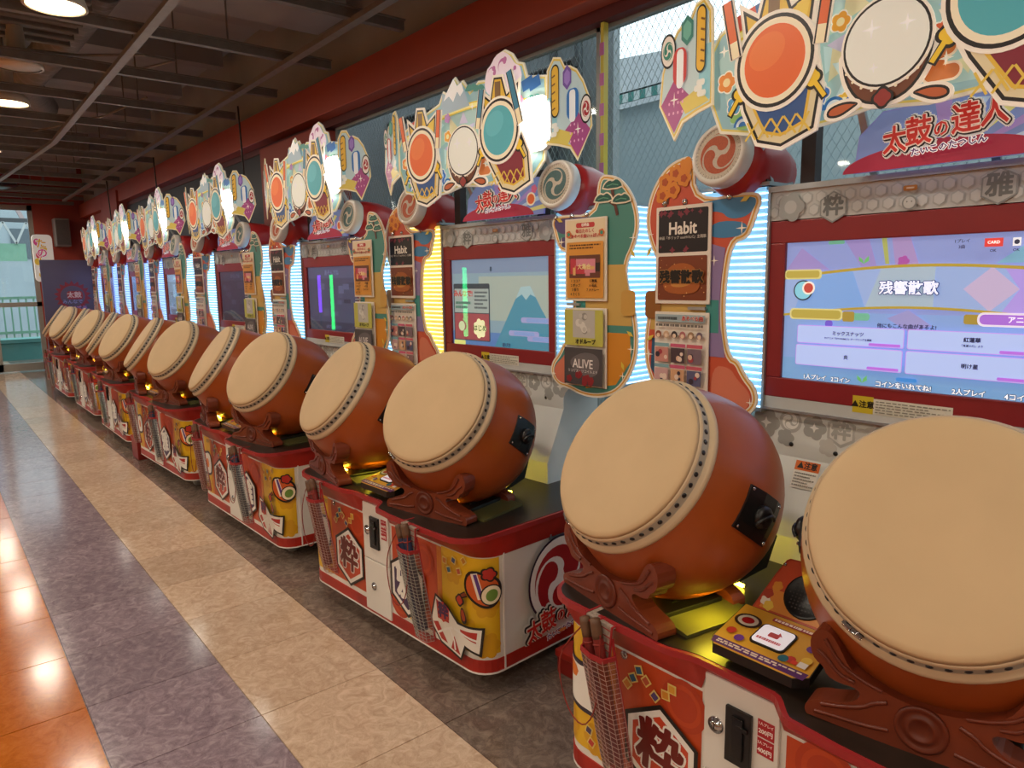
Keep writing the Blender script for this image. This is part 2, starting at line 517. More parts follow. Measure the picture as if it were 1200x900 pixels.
duct([(-8.2, .2, 3.4), (-8.4, 1.0, 3.45), (-9.6, 1.3, 3.5)], .12).build('flexible_duct', ceiling)
b = MB(); b.box(-6.2, -5.3, -2.2, 1.02, 3.28, 3.52, DUCT); 
for i in range(6): b.box(-6.24 + i * .17, -6.2 + i * .17, -2.2, 1.03, 3.25, 3.54, STEELGREY)
b.build('duct_box', ceiling, bevel=.01)
b = MB(); b.box(-12.5, -11.4, .3, 2.0, 3.35, 3.7, DUCT); b.build('duct_box', ceiling, bevel=.02)
b = MB(); b.box(-5.05, -4.6, -3, 2.4, 3.3, 3.58, CEIL); b.build('cross_beam', ceiling)
b = MB(); b.tube([(-5.9, .0, 3.06), (-5.7, 1.0, 3.07), (-5.55, 1.35, 3.1), (-5.7, 1.6, 3.14), (-6.3, 1.5, 3.2)], .009, RAILLIGHT, 6); b.build('cable', ceiling)
b = MB(); b.tube([(-9.0, .9, 3.06), (-7.7, 1.5, 3.1), (-7.2, 1.75, 3.2)], .009, RAILLIGHT, 6); b.build('cable', ceiling)
for x, y in ((-6.2, 2.2), (-9.2, 2.25), (-11.6, 2.2)):
    b = MB(); b.tube([(x, y, 3.0), (x - .02, y + .02, 2.4), (x + .05, y + .03, 1.9)], .008, BLACK, 5); b.build('cable', ceiling)

# walls nobody sees directly close the hall
b = MB(); b.box(-17.5, 5, -6.6, -6.5, 0, 3.8, mat('cream_wall', '#c9b08c', .7, noise=.1, scale=2)); b.build('wall_left', kind='structure')
b = MB(); b.box(4.95, 5.05, -6.5, 2.75, 0, 3.8, mat('cream_wall_near', '#bda586', .7, noise=.1, scale=2)); b.build('wall_near', kind='structure')

# window side: low wall, red beam above the glass, red column, navy panel further on
b = MB(); b.box(-17.5, 5, 2.58, 2.72, 0, .62, mat('sill_wall_grey', '#6f7474', .6, noise=.1, scale=3)); b.build('wall_right', kind='structure')
b = MB(); b.box(-15.6, 5, 2.45, 2.75, 2.78, 3.02, BEAMRED); b.build('trim_1', kind='structure', bevel=.006)
b = MB(); b.box(-17.5, 5, 2.55, 2.75, 3.02, 3.8, CEIL); b.build('trim_2', kind='structure')
b = MB(); b.box(-15.6, 5, 2.56, 2.70, 2.725, 2.78, BEAMSHADE); b.build('trim_3', kind='structure')
b = MB(); b.box(-6.42, -5.3, 2.44, 2.74, 0, 2.71, WALLRED); b.build('trim_4', kind='structure', bevel=.01)
b = MB(); b.box(-12.2, -6.42, 2.56, 2.72, .6, 2.72, NAVY); b.build('trim_5', kind='structure')
b = MB(); b.box(-13.4, -12.2, 2.42, 2.72, 0, 2.95, WALLRED); b.build('trim_6', kind='structure')
b = MB(); b.box(-17.5, -13.4, 2.55, 2.72, 0, 3.02, WALLRED); b.build('trim_7', kind='structure')

def window(n, x0, x1, z0, z1, y=2.64):
    f = MB()
    f.box(x0, x1, y - .02, y + .02, z0, z0 + .05, FRAME); f.box(x0, x1, y - .02, y + .02, z1 - .025, z1, FRAME)
    f.box(x0, x0 + .012, y - .02, y + .02, z0, z1, FRAME); f.box(x1 - .012, x1, y - .02, y + .02, z0, z1, FRAME)
    f = f.build('window_%d' % n, kind='structure')
    p = MB(); p.box(x0 + .01, x1 - .01, y - .004, y + .004, z0 + .04, z1 - .02, GLASS); p.build('pane', f)
    w = MB(); s = .036; hgt = z1 - z0
    # diamond wire cast into the glass: two sets of leaning wires
    k = 0
    a = hgt * .62
    for sg in (1, -1):
        x = x0 - a
        while x < x1 + a:
            pa, pb = (x, z0), (x + sg * a, z1)
            t0, t1 = 0., 1.
            dx = pb[0] - pa[0]
            for lim, lo in ((x0 + .012, True), (x1 - .012, False)):
                t = (lim - pa[0]) / dx
                if (dx > 0) == lo: t0 = max(t0, t)
                else: t1 = min(t1, t)
            if t1 > t0:
                A = (pa[0] + dx * t0, y, z0 + hgt * t0); B = (pa[0] + dx * t1, y, z0 + hgt * t1)
                w.bar(A, B, .0016, .0016, WIREM, up=(0, 1, 0))
            x += s
    w.build('wire_mesh', f, kind='stuff')
window(1, -2.5, .15, .62, 2.73)
window(2, .15, 3.0, .62, 2.73)
window(3, -5.3, -2.5, .62, 2.73)

# end of the hall
EX = -15.6
DY0, DY1, DZ = .20, 1.72, 2.98
b = MB()
b.box(EX - .2, EX, DY1, 2.75, 0, 3.8, WALLRED)
b.box(EX - .2, EX, DY0 - 1.6, DY1, DZ, 3.8, WALLDEEP)
b.box(EX - .2, EX, -6.5, DY0 - 1.6, 0, 3.8, WALLDEEP)
b.build('wall_end', kind='structure')
b = MB(); b.box(EX, EX + .05, -6.5, 2.75, 3.2, 3.32, mat('end_trim_pale', '#8d8a86', .5, noise=.1)); b.build('trim_8', kind='structure')
def door(n, y0, y1):
    f = MB(); w = .075
    for a, b_ in ((y0, y0 + w), (y1 - w, y1)): f.box(EX - .08, EX - .02, a, b_, .02, DZ, FRAME)
    for a, b_ in ((.02, .16), (1.18, 1.26), (DZ - .09, DZ)): f.box(EX - .08, EX - .02, y0, y1, a, b_, FRAME)
    d = f.build('door_%d' % n, kind='structure')
    g = MB(); g.box(EX - .055, EX - .045, y0 + w, y1 - w, .16, 1.18, GLASS); g.build('pane', d)
    g = MB(); g.box(EX - .055, EX - .045, y0 + w, y1 - w, 1.26, DZ - .09, GLASS); g.build('pane', d)
    h = MB(); h.box(EX - .02, EX + .01, y0 + .03, y0 + .05, .95, 1.4, CHROME); h.build('handle', d)
door(1, .96, 1.72)
door(2, .20, .96)
door(3, -.56, .20)
door(4, -1.40, -.56)

# round ceiling lamps: a white fluted bowl with a lit disc, its light below it
LENS = mat('lamp_lens', '#fff0d0', .4, emit=9, emit_color='#ffe2b4')
LAMPWHITE = mat('lamp_white', '#c9c2b4', .4, noise=.05)
def ceiling_lamp(x, y, z, lit, label):
    r = empty('ceiling_lamp', (x, y, z), label=label, category='lamp', group='round ceiling lamps')
    m = MB(); m.lathe([(.05, .34), (.055, .12), (.10, .10), (.135, .05), (.15, .0), (.135, -.002)], 28, LAMPWHITE, caps=False); m.build('shade', r)
    m = MB(); m.lathe([(.0, .012), (.132, .012), (.132, .004), (0., .0)], 28, LENS if lit else LAMPWHITE); m.build('lens', r)
    m = MB(); m.tube([(0, 0, .34), (0, 0, 3.75 - z)], .012, STEELGREY, 6); m.build('stem', r)
    if lit:
        l = bpy.data.lights.new('lamp_light', 'AREA'); l.shape = 'DISK'; l.size = .27; l.energy = LAMP_POWER * (.65 if y > 0 else 1); l.color = LAMP_COLOR
        o = bpy.data.objects.new('lamp_light', l); COL.objects.link(o); o.parent = r; o.location = (0, 0, -.02)
LX = [-14.6, -12.1, -9.6, -7.07, -4.53, -2.0, .5, 2.9]
for i, x in enumerate(LX):
    for y in (.70, -1.7, -4.1):  # the two rows away from the windows are unseen, added to light machine fronts
        if y > 0 and x == -4.53: lab = 'lit round ceiling lamp at the top edge of the picture'
        elif y > 0 and x == -7.07: lab = 'lit round ceiling lamp at the left edge, below the cut-off one'
        else: lab = 'round ceiling lamp over the aisle, %s from the door in the %s row' % (['first', 'second', 'third', 'fourth', 'fifth', 'sixth', 'seventh', 'eighth'][i], {.70: 'window-side', -1.7: 'added unseen middle', -4.1: 'added unseen wall-side'}[y])
        ceiling_lamp(x, y, 2.98, True, lab)
ceiling_lamp(-6.05, .68, 3.02, False, 'unlit round grey ceiling fitting between the two lit lamps')

# neon tubes on the far side of the aisle, seen only mirrored in the screens
def neon(x, y, z0, z1, c, lab):
    r = empty('neon_lamp', (x, y, 0), label=lab, category='light')
    t = MB(); t.tube([(0, 0, z0), (0, 0, z1)], .03, mat('neon_' + c, c, .4, emit=7), 8); t.build('tube', r)
    t = MB(); t.tube([(0, 0, .02), (0, 0, z0)], .02, BLACK, 8); t.box(-.15, .15, -.15, .15, 0, .02, BLACK); t.build('stand', r)
neon(-12.4, -2.0, .98, 1.67, '#7a30ff', 'purple neon tube across the aisle')
neon(-11.94, -2.0, .68, 1.67, '#20ff70', 'left green neon tube across the aisle')
neon(-7.37, -2.0, .79, 1.71, '#30ff90', 'right green neon tube across the aisle')

# ------------------------------------------------------------------ what stands outside
OUT = mat('outside_wall_bluegrey', '#adb8ba', .6, noise=.06, scale=1.5)
OUT2 = mat('outside_wall_grey', '#a3a7aa', .7, noise=.1, scale=1)
PAVE = mat('outside_paving', '#8f9494', .7, noise=.12, scale=.8)
b = MB(); b.box(-40, 14, -14, 22, -.3, -.1, PAVE); b.build('ground', kind='structure')
w = empty('shop_front', (-1, 5, 0), label='blue-grey shop wall behind the wired glass with a striped awning edge', category='building')
b = MB(); b.box(-5.6, 7, .06, .5, -.1, 3.05, OUT); b.build('wall', w)
b = MB(); b.box(-5.6, 7, .5, 3.5, 3.0, 3.05, OUT2); b.build('roof', w)
for i in range(193):
    b = MB(); x = -5.6 + i * .065
    b.box(x, x + .065, -.02, .0, 3.075, 3.15, mat('awning_white', '#d5dedb', .7, noise=.05) if i % 2 else mat('awning_green', '#4d8f86', .7, noise=.05)); b.build('awning_stripe', w)
b = MB(); b.add([(-5.6, 0, 3.17), (7, 0, 3.17), (7, 1.2, 3.5), (-5.6, 1.2, 3.5)], [(0, 1, 2, 3)], OUT2)
b.add([(-5.6, .02, 3.14), (7, .02, 3.14), (7, 1.2, 3.47), (-5.6, 1.2, 3.47)], [(3, 2, 1, 0)], OUT2); b.build('awning_top', w)
w = empty('grey_building', (-4, 9, 0), label='pale grey building with small windows above the striped awning', category='building')
b = MB(); b.prism([(-9, -.1), (9, -.1), (9, 4.0), (1.2, 4.5), (-9, 5.45)], 0, 4, OUT2); b.build('wall', w)
for i in range(6):
    b = MB(); b.box(-5.0 + i * 1.2, -4.6 + i * 1.2, -.03, .02, 3.75, 4.1, mat('far_window', '#5d686e', .2, noise=.1)); b.build('window', w)
b = MB(); b.tube([(1.0, .5, 4.5), (1.0, .5, 5.8)], .03, STEELGREY, 6); b.build('mast', w)
w = empty('pipe_wall', (-4.4, 3.6, 0), label='shaded grey service wall with pipes outside, left of the window edge', category='wall')
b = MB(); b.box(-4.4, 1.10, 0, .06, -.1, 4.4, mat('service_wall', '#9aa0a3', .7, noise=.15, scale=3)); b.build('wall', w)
for x, z0, z1 in ((.62, 2.0, 3.6), (.86, 2.3, 3.6), (.2, .2, 3.6), (-.6, .2, 3.6)):
    b = MB(); b.tube([(x, -.08, z0), (x, -.08, z1)], .03, mat('pipe_grey', '#565c5f', .5, noise=.1), 8); b.build('pipe', w)
for z in (2.72, 2.95):
    b = MB(); b.tube([(-1.5, -.14, z), (.9, -.14, z)], .035, mat('pipe_dark', '#3c3a3a', .5, noise=.1), 8); b.build('pipe', w)
b = MB(); b.box(.25, .5, -.2, 0, 2.45, 2.75, mat('meter_grey', '#7c8386', .5, noise=.1)); b.build('meter_box', w, bevel=.02)
w = MB(); w.box(-2.437, -2.417, 2.57, 2.60, 1.86, 2.72, C('#d9c24a'))
for i in range(6): w.box(-2.440, -2.414, 2.566, 2.57, 1.90 + i * .135, 1.955 + i * .135, C('#c76fa4'))
w.build('sticker_strip', label='narrow yellow and pink strip stuck on the window edge', category='sticker')

# seen through the glass door: yard with railings, slide tower, planter, signboard
TEAL = mat('teal_paint', '#5f9c97', .5, noise=.1, scale=3)
GREEN = mat('green_railing', '#86b39a', .5, noise=.1, scale=6)
w = empty('planter', (-19.2, .9, -.1), label='long teal planter box outside the glass door', category='planter')
b = MB(); b.box(-.3, .3, -3.2, 1.6, 0, .42, TEAL); b.build('box', w, bevel=.02)
b = MB(); b.box(-.34, .34, -3.25, 1.65, .42, .5, TEAL); b.build('rim', w)
w = empty('railing', (-20.2, .9, -.1), label='pale green railing with upright bars behind the planter', category='railing')
for z in (.55, 1.35):
    b = MB(); b.box(-.03, .03, -3.5, 2.2, z, z + .06, GREEN); b.build('rail', w)
for i in range(38):
    b = MB(); y = -3.5 + i * .15; b.box(-.015, .015, y, y + .03, .1, 1.35, GREEN); b.build('bar', w)
w = empty('slide_tower', (-24, .9, -.1), label='blue amusement tower with green gallery and white girders outside', category='ride')
BLUE = mat('tower_blue', '#3f6aa8', .5, noise=.12, scale=1.5)
b = MB(); b.box(-1, 1, -3.2, .35, 0, 2.3, BLUE); b.build('lower_body', w)
b = MB(); b.lathe([(1.3, 2.5), (1.25, 4.2), (.9, 5.2)], 20, BLUE, M=Matrix.Translation((0, -.9, 0))); b.build('drum_body', w)
b = MB(); b.box(1.05, 1.15, -3.4, 1.4, 2.3, 2.75, GREEN); b.build('gallery', w)
for i in range(9):
    b = MB(); b.bar((1.2, -2.8 + i * .5, 2.75), (1.2, -2.55 + i * .5, 3.3), .05, .05, mat('girder_white', '#c3c6c4', .5, noise=.08)); b.build('girder', w)
    b = MB(); b.bar((1.2, -2.55 + i * .5, 3.3), (1.2, -2.3 + i * .5, 2.75), .05, .05, mat('girder_white', '#c3c6c4', .5)); b.build('girder', w)
b = MB(); b.box(1.1, 1.2, -3.4, 2.2, 3.3, 3.4, mat('girder_dark', '#4d4f52', .5, noise=.1)); b.build('beam', w)
for y0, y1 in ((-.1, .7), (.7, -.1), (.6, 1.5), (1.5, .6)):
    b = MB(); b.bar((.3, y0, 3.4), (.3, y1, 5.6), .1, .1, mat('girder_pink', '#b9a3a0', .5, noise=.1)); b.build('girder', w)
w = empty('grey_hall', (-30, 0, -.1), label='pale building filling the view behind the amusement tower', category='building')
b = MB(); b.box(-1, 0, -8, 9, 0, 4.6, mat('hall_wall', '#a9b4b8', .6, noise=.15, scale=.6)); b.build('wall', w)
for i in range(12):
    b = MB(); b.box(0, .06, -7 + i * 1.2, -6.4 + i * 1.2, 2.6, 3.6, mat('far_window', '#5d686e', .2, noise=.1)); b.build('window', w)
# signboard standing inside by the door
w = empty('sign_board', (-14.75, 1.72, 0), rz=R(8), label='white rounded sign with yellow and pink letters beside the glass door', category='sign')
b = MB(); b.prism(rrect(-.15, .15, 1.62, 2.42, .07), -.02, .02, mat('sign_white', '#e9e7df', .4, emit=.25, noise=.03), fn=lambda u, v, o: (o, u, v))
a = Art(b, lambda u, v, o: (.02 + o, u, v), emit=.15)
rr = random.Random(4)
for i in range(6):
    a.poly(circ(-.05 + .06 * sin(i * 2), 1.74 + i * .11, .05, 12, .06), c=['#e7c534', '#e0559a', '#f0d35a', '#d8476e'][i % 4], up=False)
a.up()
for i, ch in enumerate('たのしい'):
    a.otext(ch, -.02, 2.26 - i * .16, .17, ['#e8b52a', '#e0559a'][i % 2], '#ffffff')
b.build('board', w)
b = MB(); b.box(-.02, .02, .12, .16, .02, 1.62, FRAME); b.box(-.2, .2, -.05, .3, 0, .02, FRAME); b.build('post', w)
w = empty('brochure_stand', (-14.3, 1.78, 0), label='narrow pale stand holding dark cards below the white sign', category='stand')
b = MB(); b.box(-.03, .03, -.12, .12, 0, 1.55, mat('stand_beige', '#b89a72', .5, noise=.1)); b.build('panel', w)
b = MB(); b.box(.03, .06, -.1, .1, .95, 1.5, mat('card_dark', '#3a4a4c', .4, noise=.4, scale=14)); b.build('card_pocket', w)
b = MB(); b.box(.06, .07, -.11, .11, 1.22, 1.25, C('#c9a24a')); b.build('divider', w)
b = MB(); b.box(-.2, .2, -.15, .15, 0, .03, FRAME); b.build('base', w)
w = empty('promotion_board', (-13.3, 1.83, 0), label='tall dim purple board with a red burst mark behind the farthest drums', category='board')
b = MB(); b.box(-.05, .0, -.34, .36, .1, 1.95, mat('board_purple', '#5b5872', .3, noise=.12, scale=2)); b.build('panel', w, bevel=.008)
b = MB(); a = Art(b, lambda u, v, o: (.001 + o, u, v))
sp = []
for i in range(36): 
    t = 2 * pi * i / 36; r = .26 if i % 2 else .2
    sp.append((.06 + r * cos(t), 1.38 + r * .95 * sin(t)))
a.poly(sp, c='#8a3038'); a.poly(circ(.06, 1.38, .17, 24, .165), c='#5b5872')
a.poly(rrect(-.02, .2, 1.33, 1.46, .04), c='#9c3a40')
a.text('太鼓', .08, 1.395, .1, '#d8c9cc', .03)
a.otext('あそぼう', .06, 1.17, .1, '#b98bc4', '#5560a8'); a.text('みんなで', .05, 1.29, .07, '#8f9ad6', .02)
b.build('print', w)
b = MB(); b.box(-.2, .15, -.3, .32, 0, .1, BLACK); b.build('base', w)
w = empty('wall_speaker', (EX + .02, 2.02, 2.25), label='grey box speaker on the red end wall above the purple board', category='speaker')
b = MB(); b.box(0, .3, -.02, .22, 0, .5, mat('speaker_grey', '#7f7a78', .5, noise=.1)); b.build('cabinet', w, bevel=.015)
b = MB(); b.box(.3, .306, .0, .2, .03, .47, mat('speaker_grille', '#56514f', .6, noise=.3, scale=60)); b.build('grille', w)
w = empty('ceiling_projector', (-12.9, .95, 2.98), label='dark ceiling projector hanging under the rails near the door', category='projector')
b = MB(); b.lathe([(.05, .12), (.3, .08), (.34, .02), (.2, -.02), (0, -.02)], 18, BLACK); b.build('body', w)
b = MB(); b.tube([(0, 0, .1), (0, 0, .75)], .02, BLACK, 6); b.build('stem', w)
# red boxes between machines
def redbox(x, y, lx, ly, h, rz, lab):
    r = empty('red_box', (x, y, 0), rz, label=lab, category='box')
    b = MB(); b.box(-lx / 2, lx / 2, -ly / 2, ly / 2, 0, h - .03, mat('red_box_paint', '#8e1f17', .45, noise=.15, scale=10)); b.build('body', r, bevel=.006)
    b = MB(); b.box(-lx / 2 - .006, lx / 2 + .006, -ly / 2 - .006, ly / 2 + .006, h - .03, h, mat('red_box_lid', '#a0281c', .4, noise=.15, scale=10)); b.build('lid', r, bevel=.005)
redbox(-6.99, 1.52, .22, .34, .2, R(0), 'red box on the floor between the fourth and fifth machines')
redbox(-1.755, 2.02, .38, .42, .10, R(3), 'low red box on the floor between the two nearest machines')

# ================================================================== one drum game machine
XL, XR, YF, CR = -.62, .69, -.36, .09
def base_outline():
    P = [(XL, .46), (XL, YF + CR)]
    P += [(XL + CR - CR * cos(pi / 2 * i / 6), YF + CR - CR * sin(pi / 2 * i / 6)) for i in range(1, 7)]
    P += [(XR - CR, YF)]
    P += [(XR - CR + CR * sin(pi / 2 * i / 6), YF + CR - CR * cos(pi / 2 * i / 6)) for i in range(1, 7)]
    P += [(XR, .46)]
    return P
def basemap(u, v, o):
    if u < XL + CR:
        s = XL + CR - u; A = CR * pi / 2
        if s < A:
            t = s / CR; return (XL + CR - (CR + o) * sin(t), YF + CR - (CR + o) * cos(t), v)
        return (XL - o, YF + CR + s - A, v)
    if u > XR - CR:
        s = u - XR + CR; A = CR * pi / 2
        if s < A:
            t = s / CR; return (XR - CR + (CR + o) * sin(t), YF + CR - (CR + o) * cos(t), v)
        return (XR + o, YF + CR + s - A, v)
    return (u, YF - o, v)
U_SEAM = XR - CR + CR * pi / 2 + .012
def counter_front():
    def s(x0, y0, x1, y1, n=6):
        return [(x0 + (x1 - x0) * i / n, y0 + (y1 - y0) * (3 * (i / n) ** 2 - 2 * (i / n) ** 3)) for i in range(n + 1)]
    P = [(-.64, -.31)]
    P += [(-.525 - .115 * cos(pi / 2 * i / 6), -.31 - .115 * sin(pi / 2 * i / 6)) for i in range(1, 7)]
    P += [(-.36, -.427)] + s(-.20, -.426, -.10, -.402) + s(.09, -.404, .165, -.466) + [(.27, -.474), (.40, -.474), (.52, -.472)]
    P += [(.60 + .12 * sin(a), -.35 - .12 * cos(a)) for a in [pi / 2 * i / 6 for i in range(1, 7)]]
    return P
CF = counter_front()
COUNTER = [(-.64, .46)] + CF + [(.72, .46)]
def near_body(x, y):
    O = base_outline(); best = None
    for a, b in zip(O, O[1:]):
        dx, dy = b[0] - a[0], b[1] - a[1]; t = max(0, min(1, ((x - a[0]) * dx + (y - a[1]) * dy) / (dx * dx + dy * dy)))
        q = (a[0] + dx * t, a[1] + dy * t); d = (q[0] - x) ** 2 + (q[1] - y) ** 2
        if best is None or d < best[0]: best = (d, q)
    return best[1]
HORIZ = lambda u, v, w: (u, v, w)

def build_base(root):
    O = base_outline()
    m = MB(); m.prism(O, .085, .625, WHITE, fn=HORIZ); 
    base = m.build('base_cabinet', root)
    # red skirt with a thin white bottom line
    m = MB()
    def wall(u0, u1, z0, z1, o, mt, n=6):
        cs = [XL + CR - CR * pi / 2, XL + CR, XR - CR, XR - CR + CR * pi / 2]
        us = sorted([u0, u1] + [cs[0] + (cs[1] - cs[0]) * i / n for i in range(n + 1)] + [cs[2] + (cs[3] - cs[2]) * i / n for i in range(n + 1)])
        A = [basemap(u, z0, o) for u in us]; B = [basemap(u, z1, o) for u in us]; D = [basemap(u, z1, 0) for u in us]; E = [basemap(u, z0, 0) for u in us]
        m.loft(A, B, mt, closed=False); m.loft(B, D, mt, closed=False); m.loft(E, A, mt, closed=False)
    uL = XL + CR - CR * pi / 2 - .70; uR = XR - CR + CR * pi / 2 + .70
    wall(uL, uR, .092, .142, .003, REDBAND); wall(uL, uR, .085, .092, .004, C('#efe9e2'))
    m.build('skirt', base)
    # counter: brown-black top, red rounded edge, red band running down to the body
    m = MB(); m.prism(COUNTER, .628, .645, RUBBER_RED, fn=HORIZ)
    m.prism(grow(COUNTER, -.012), .645, .6465, BLACKTOP, fn=HORIZ)
    top = m.build('counter_top', root, bevel=.004)
    m = MB(); A = [(-.62, .46)] + CF + [(.70, .46)]
    dense = []
    for a, b in zip(A, A[1:]):
        n = max(1, int(math.hypot(b[0] - a[0], b[1] - a[1]) / .02))
        dense += [(a[0] + (b[0] - a[0]) * i / n, a[1] + (b[1] - a[1]) * i / n) for i in range(n)]
    dense.append(A[-1])
    ha, lo = [], []
    for x, y in dense:
        q = near_body(x, y); mid = -.108 < x < .1 and y < 0
        z = .597 if mid else .545
        k = .012
        ox = x + (q[0] - x) * .12; oy = y + (q[1] - y) * .12
        ha.append((ox, oy, .628)); d = math.hypot(x - q[0], y - q[1]) or 1
        lo.append((q[0] + (x - q[0]) / d * .004, q[1] + (y - q[1]) / d * .004, z))
    m.loft(ha, lo, REDBAND, True, closed=False)
    m.build('counter_band', base)
    # white seam beads on the sides, recessed hand grip on the right side
    m = MB()
    for u in (U_SEAM, ):
        p0 = basemap(u, .092, .002); p1 = basemap(u, .626, .002); m.bar(p0, p1, .007, .007, C('#efe9e2'), up=(0, 1, 0))
    m.build('seam_bead', base)
    m = MB(); fx = XR
    m.box(fx - .002, fx + .006, -.012, .112, .532, .540, SILVER); m.box(fx - .002, fx + .006, -.012, .112, .592, .600, SILVER)
    m.box(fx - .002, fx + .006, -.012, -.004, .532, .6, SILVER); m.box(fx - .002, fx + .006, .104, .112, .532, .6, SILVER)
    m.box(fx - .001, fx + .001, -.006, .106, .538, .594, mat('grip_recess', '#77736e', .5, noise=.1))
    m.build('hand_grip', base)
    # printed front and sides
    m = MB(); a = Art(m, basemap, seg=((XL + CR - CR * pi / 2, XL + CR), (XR - CR, XR - CR + CR * pi / 2)))
    OR, OR2, YE, YE2 = '#c4491f', '#d0602a', '#e5b41d', '#d9a017'
    a.poly(rect(-.43, -.115, .165, .535), rect(.108, .45, .165, .535), c=OR)
    a.poly(rect(-.66, -.43, .165, .54), rect(.45, U_SEAM - .02, .165, .54), c=YE)
    a.poly(rect(-.43, -.40, .165, .535), rect(.42, .45, .165, .535), c='#d97d22')
    for cx, cz in ((.52, .46), (.60, .25), (.68, .36), (.68, .20), (.50, .21), (-.47, .21), (-.60, .22)):
        a.poly(flower(cx, cz, .055, 6, 36), c=YE2, up=False)
    a.up()
    for cx, cz in ((-.17, .47), (.16, .215), (.33, .45), (.2, .49)): a.poly(circ(cx, cz, .07, 30), c='#b83e1b', up=False)
    a.up()
    for cx, cz in ((-.17, .47), (.16, .215), (.33, .45), (.2, .49)): a.poly(circ(cx, cz, .055, 30), c=OR, up=False)
    a.up()
    for cx, cz in ((-.17, .47), (.16, .215), (.33, .45), (.2, .49)): a.poly(circ(cx, cz, .042, 30), c='#b83e1b', up=False)
    a.up()
    # white and violet patch on the left corner
    a.poly(smooth([(-.68, .30), (-.43, .27), (-.40, .36), (-.43, .46), (-.55, .43), (-.68, .47)], 2), c='#231a33')
    a.poly(smooth([(-.68, .315), (-.44, .285), (-.415, .36), (-.44, .445), (-.55, .415), (-.68, .455)], 2), c='#f0ece4')
    a.poly(smooth([(-.62, .39), (-.56, .37), (-.54, .41), (-.6, .43)], 1), smooth([(-.5, .33), (-.46, .34), (-.47, .4), (-.51, .39)], 1), c='#e07a2a')
    # small square confetti
    rr = random.Random(3)
    for cx, cz, col in ((-.315, .505, '#35617f'), (-.29, .485, '#c25a3d'), (-.335, .475, '#2c5a78'), (-.355, .45, '#d2802c'), (-.26, .455, '#5b4a7a'), (-.225, .475, '#d9902c'), (-.205, .5, '#e2a437'),
                        (.53, .505, '#40507a'), (.56, .47, '#c25a3d'), (.50, .46, '#2c5a78'), (.475, .49, '#d2802c'), (.59, .52, '#c98322'), (.17, .205, '#d9902c'), (.22, .225, '#c25a3d'), (.26, .19, '#d2702c'), (.14, .235, '#e2a437'), (.235, .18, '#e2a437'),
                        (-.50, .235, '#4a3a5a'), (-.455, .245, '#d9902c'), (-.49, .2, '#c23a2d')):
        rt = rr.uniform(0, 1.5)
        a.poly(diamond(cx, cz, .0135, .0135, rt), c='#ead27a', up=False)
    a.up()
    rr = random.Random(3)
    for cx, cz, col in ((-.315, .505, '#35617f'), (-.29, .485, '#c25a3d'), (-.335, .475, '#2c5a78'), (-.355, .45, '#d2802c'), (-.26, .455, '#5b4a7a'), (-.225, .475, '#d9902c'), (-.205, .5, '#e2a437'),
                        (.53, .505, '#40507a'), (.56, .47, '#c25a3d'), (.50, .46, '#2c5a78'), (.475, .49, '#d2802c'), (.59, .52, '#c98322'), (.17, .205, '#d9902c'), (.22, .225, '#c25a3d'), (.26, .19, '#d2702c'), (.14, .235, '#e2a437'), (.235, .18, '#e2a437'),
                        (-.50, .235, '#4a3a5a'), (-.455, .245, '#d9902c'), (-.49, .2, '#c23a2d')):
        a.poly(diamond(cx, cz, .0095, .0095, rr.uniform(0, 1.5)), c=col, up=False)
    a.up()
    # hexagon badges
    for cx, cz, ch, fill, ink in ((-.24, .30, '粋', '#c8421f', '#6d1712'), (.225, .31, '雅', '#3d2450', '#f2eee6')):
        a.poly(hexa(cx, cz, .142, rot=pi / 2, sx=.98), c='#1a1513'); a.poly(hexa(cx, cz, .128, rot=pi / 2, sx=.98), c='#efeae2')
        a.poly(hexa(cx, cz, .108, rot=pi / 2, sx=.98), c=fill)
        if ink[1] == '6':
            a.text(ch, cx, cz, .155, '#f2eee6', .075, rot=-.08); a.text(ch, cx, cz, .155, ink, .035, rot=-.08)
        else:
            a.text(ch, cx, cz, .155, ink, .05, rot=.1)
    # lucky mallet with a red bow
    K = '#1c1512'
    hd = [(.60, .425), (.625, .495), (.70, .475), (.728, .445), (.725, .385), (.69, .355), (.64, .375)]
    a.poly(smooth(grow(hd, .008), 2), c=K); a.poly(smooth(grow(hd, -.002), 2), c='#cf5b22')
    a.poly(diamond(.652, .437, .012, .05, .25), c='#f0e6d4'); a.poly(diamond(.655, .437, .006, .047, .25), c='#5a3a86')
    a.poly(circ(.697, .405, .036, 24, .042, rot=-.4), c=K); a.poly(circ(.697, .405, .031, 24, .037, rot=-.4), c='#efe2c0')
    a.poly(circ(.699, .404, .019, 20, .024, rot=-.4), c='#6a8f3a')
    a.poly(flower(.69, .485, .03, 5, 30), c=K); a.poly(flower(.69, .485, .023, 5, 30), c='#b5281f')
    a.poly(stroke([(.61, .40), (.585, .385), (.57, .36), (.555, .365)], [.022, .02, .016, .012]), c=K)
    a.poly(stroke([(.61, .40), (.585, .385), (.57, .36), (.555, .365)], [.013, .011, .008, .005]), c='#8d3a1c')
    a.poly(flower(.575, .365, .026, 4, 28), c=K); a.poly(flower(.575, .365, .018, 4, 28), c='#c4371f')
    a.poly(smooth([(.585, .345), (.605, .33), (.615, .285), (.59, .275), (.575, .31)], 2), c=K); a.poly(smooth([(.587, .337), (.60, .327), (.608, .293), (.592, .287), (.58, .315)], 2), c='#a8411d')
    # white and red bow with the character at its knot
    bow = [(.43, .335), (.50, .31), (.56, .265), (.665, .27), (.655, .175), (.60, .195), (.575, .135), (.46, .16), (.395, .22)]
    a.poly(grow(bow, .009), c=K); a.poly(bow, c='#efe9df')
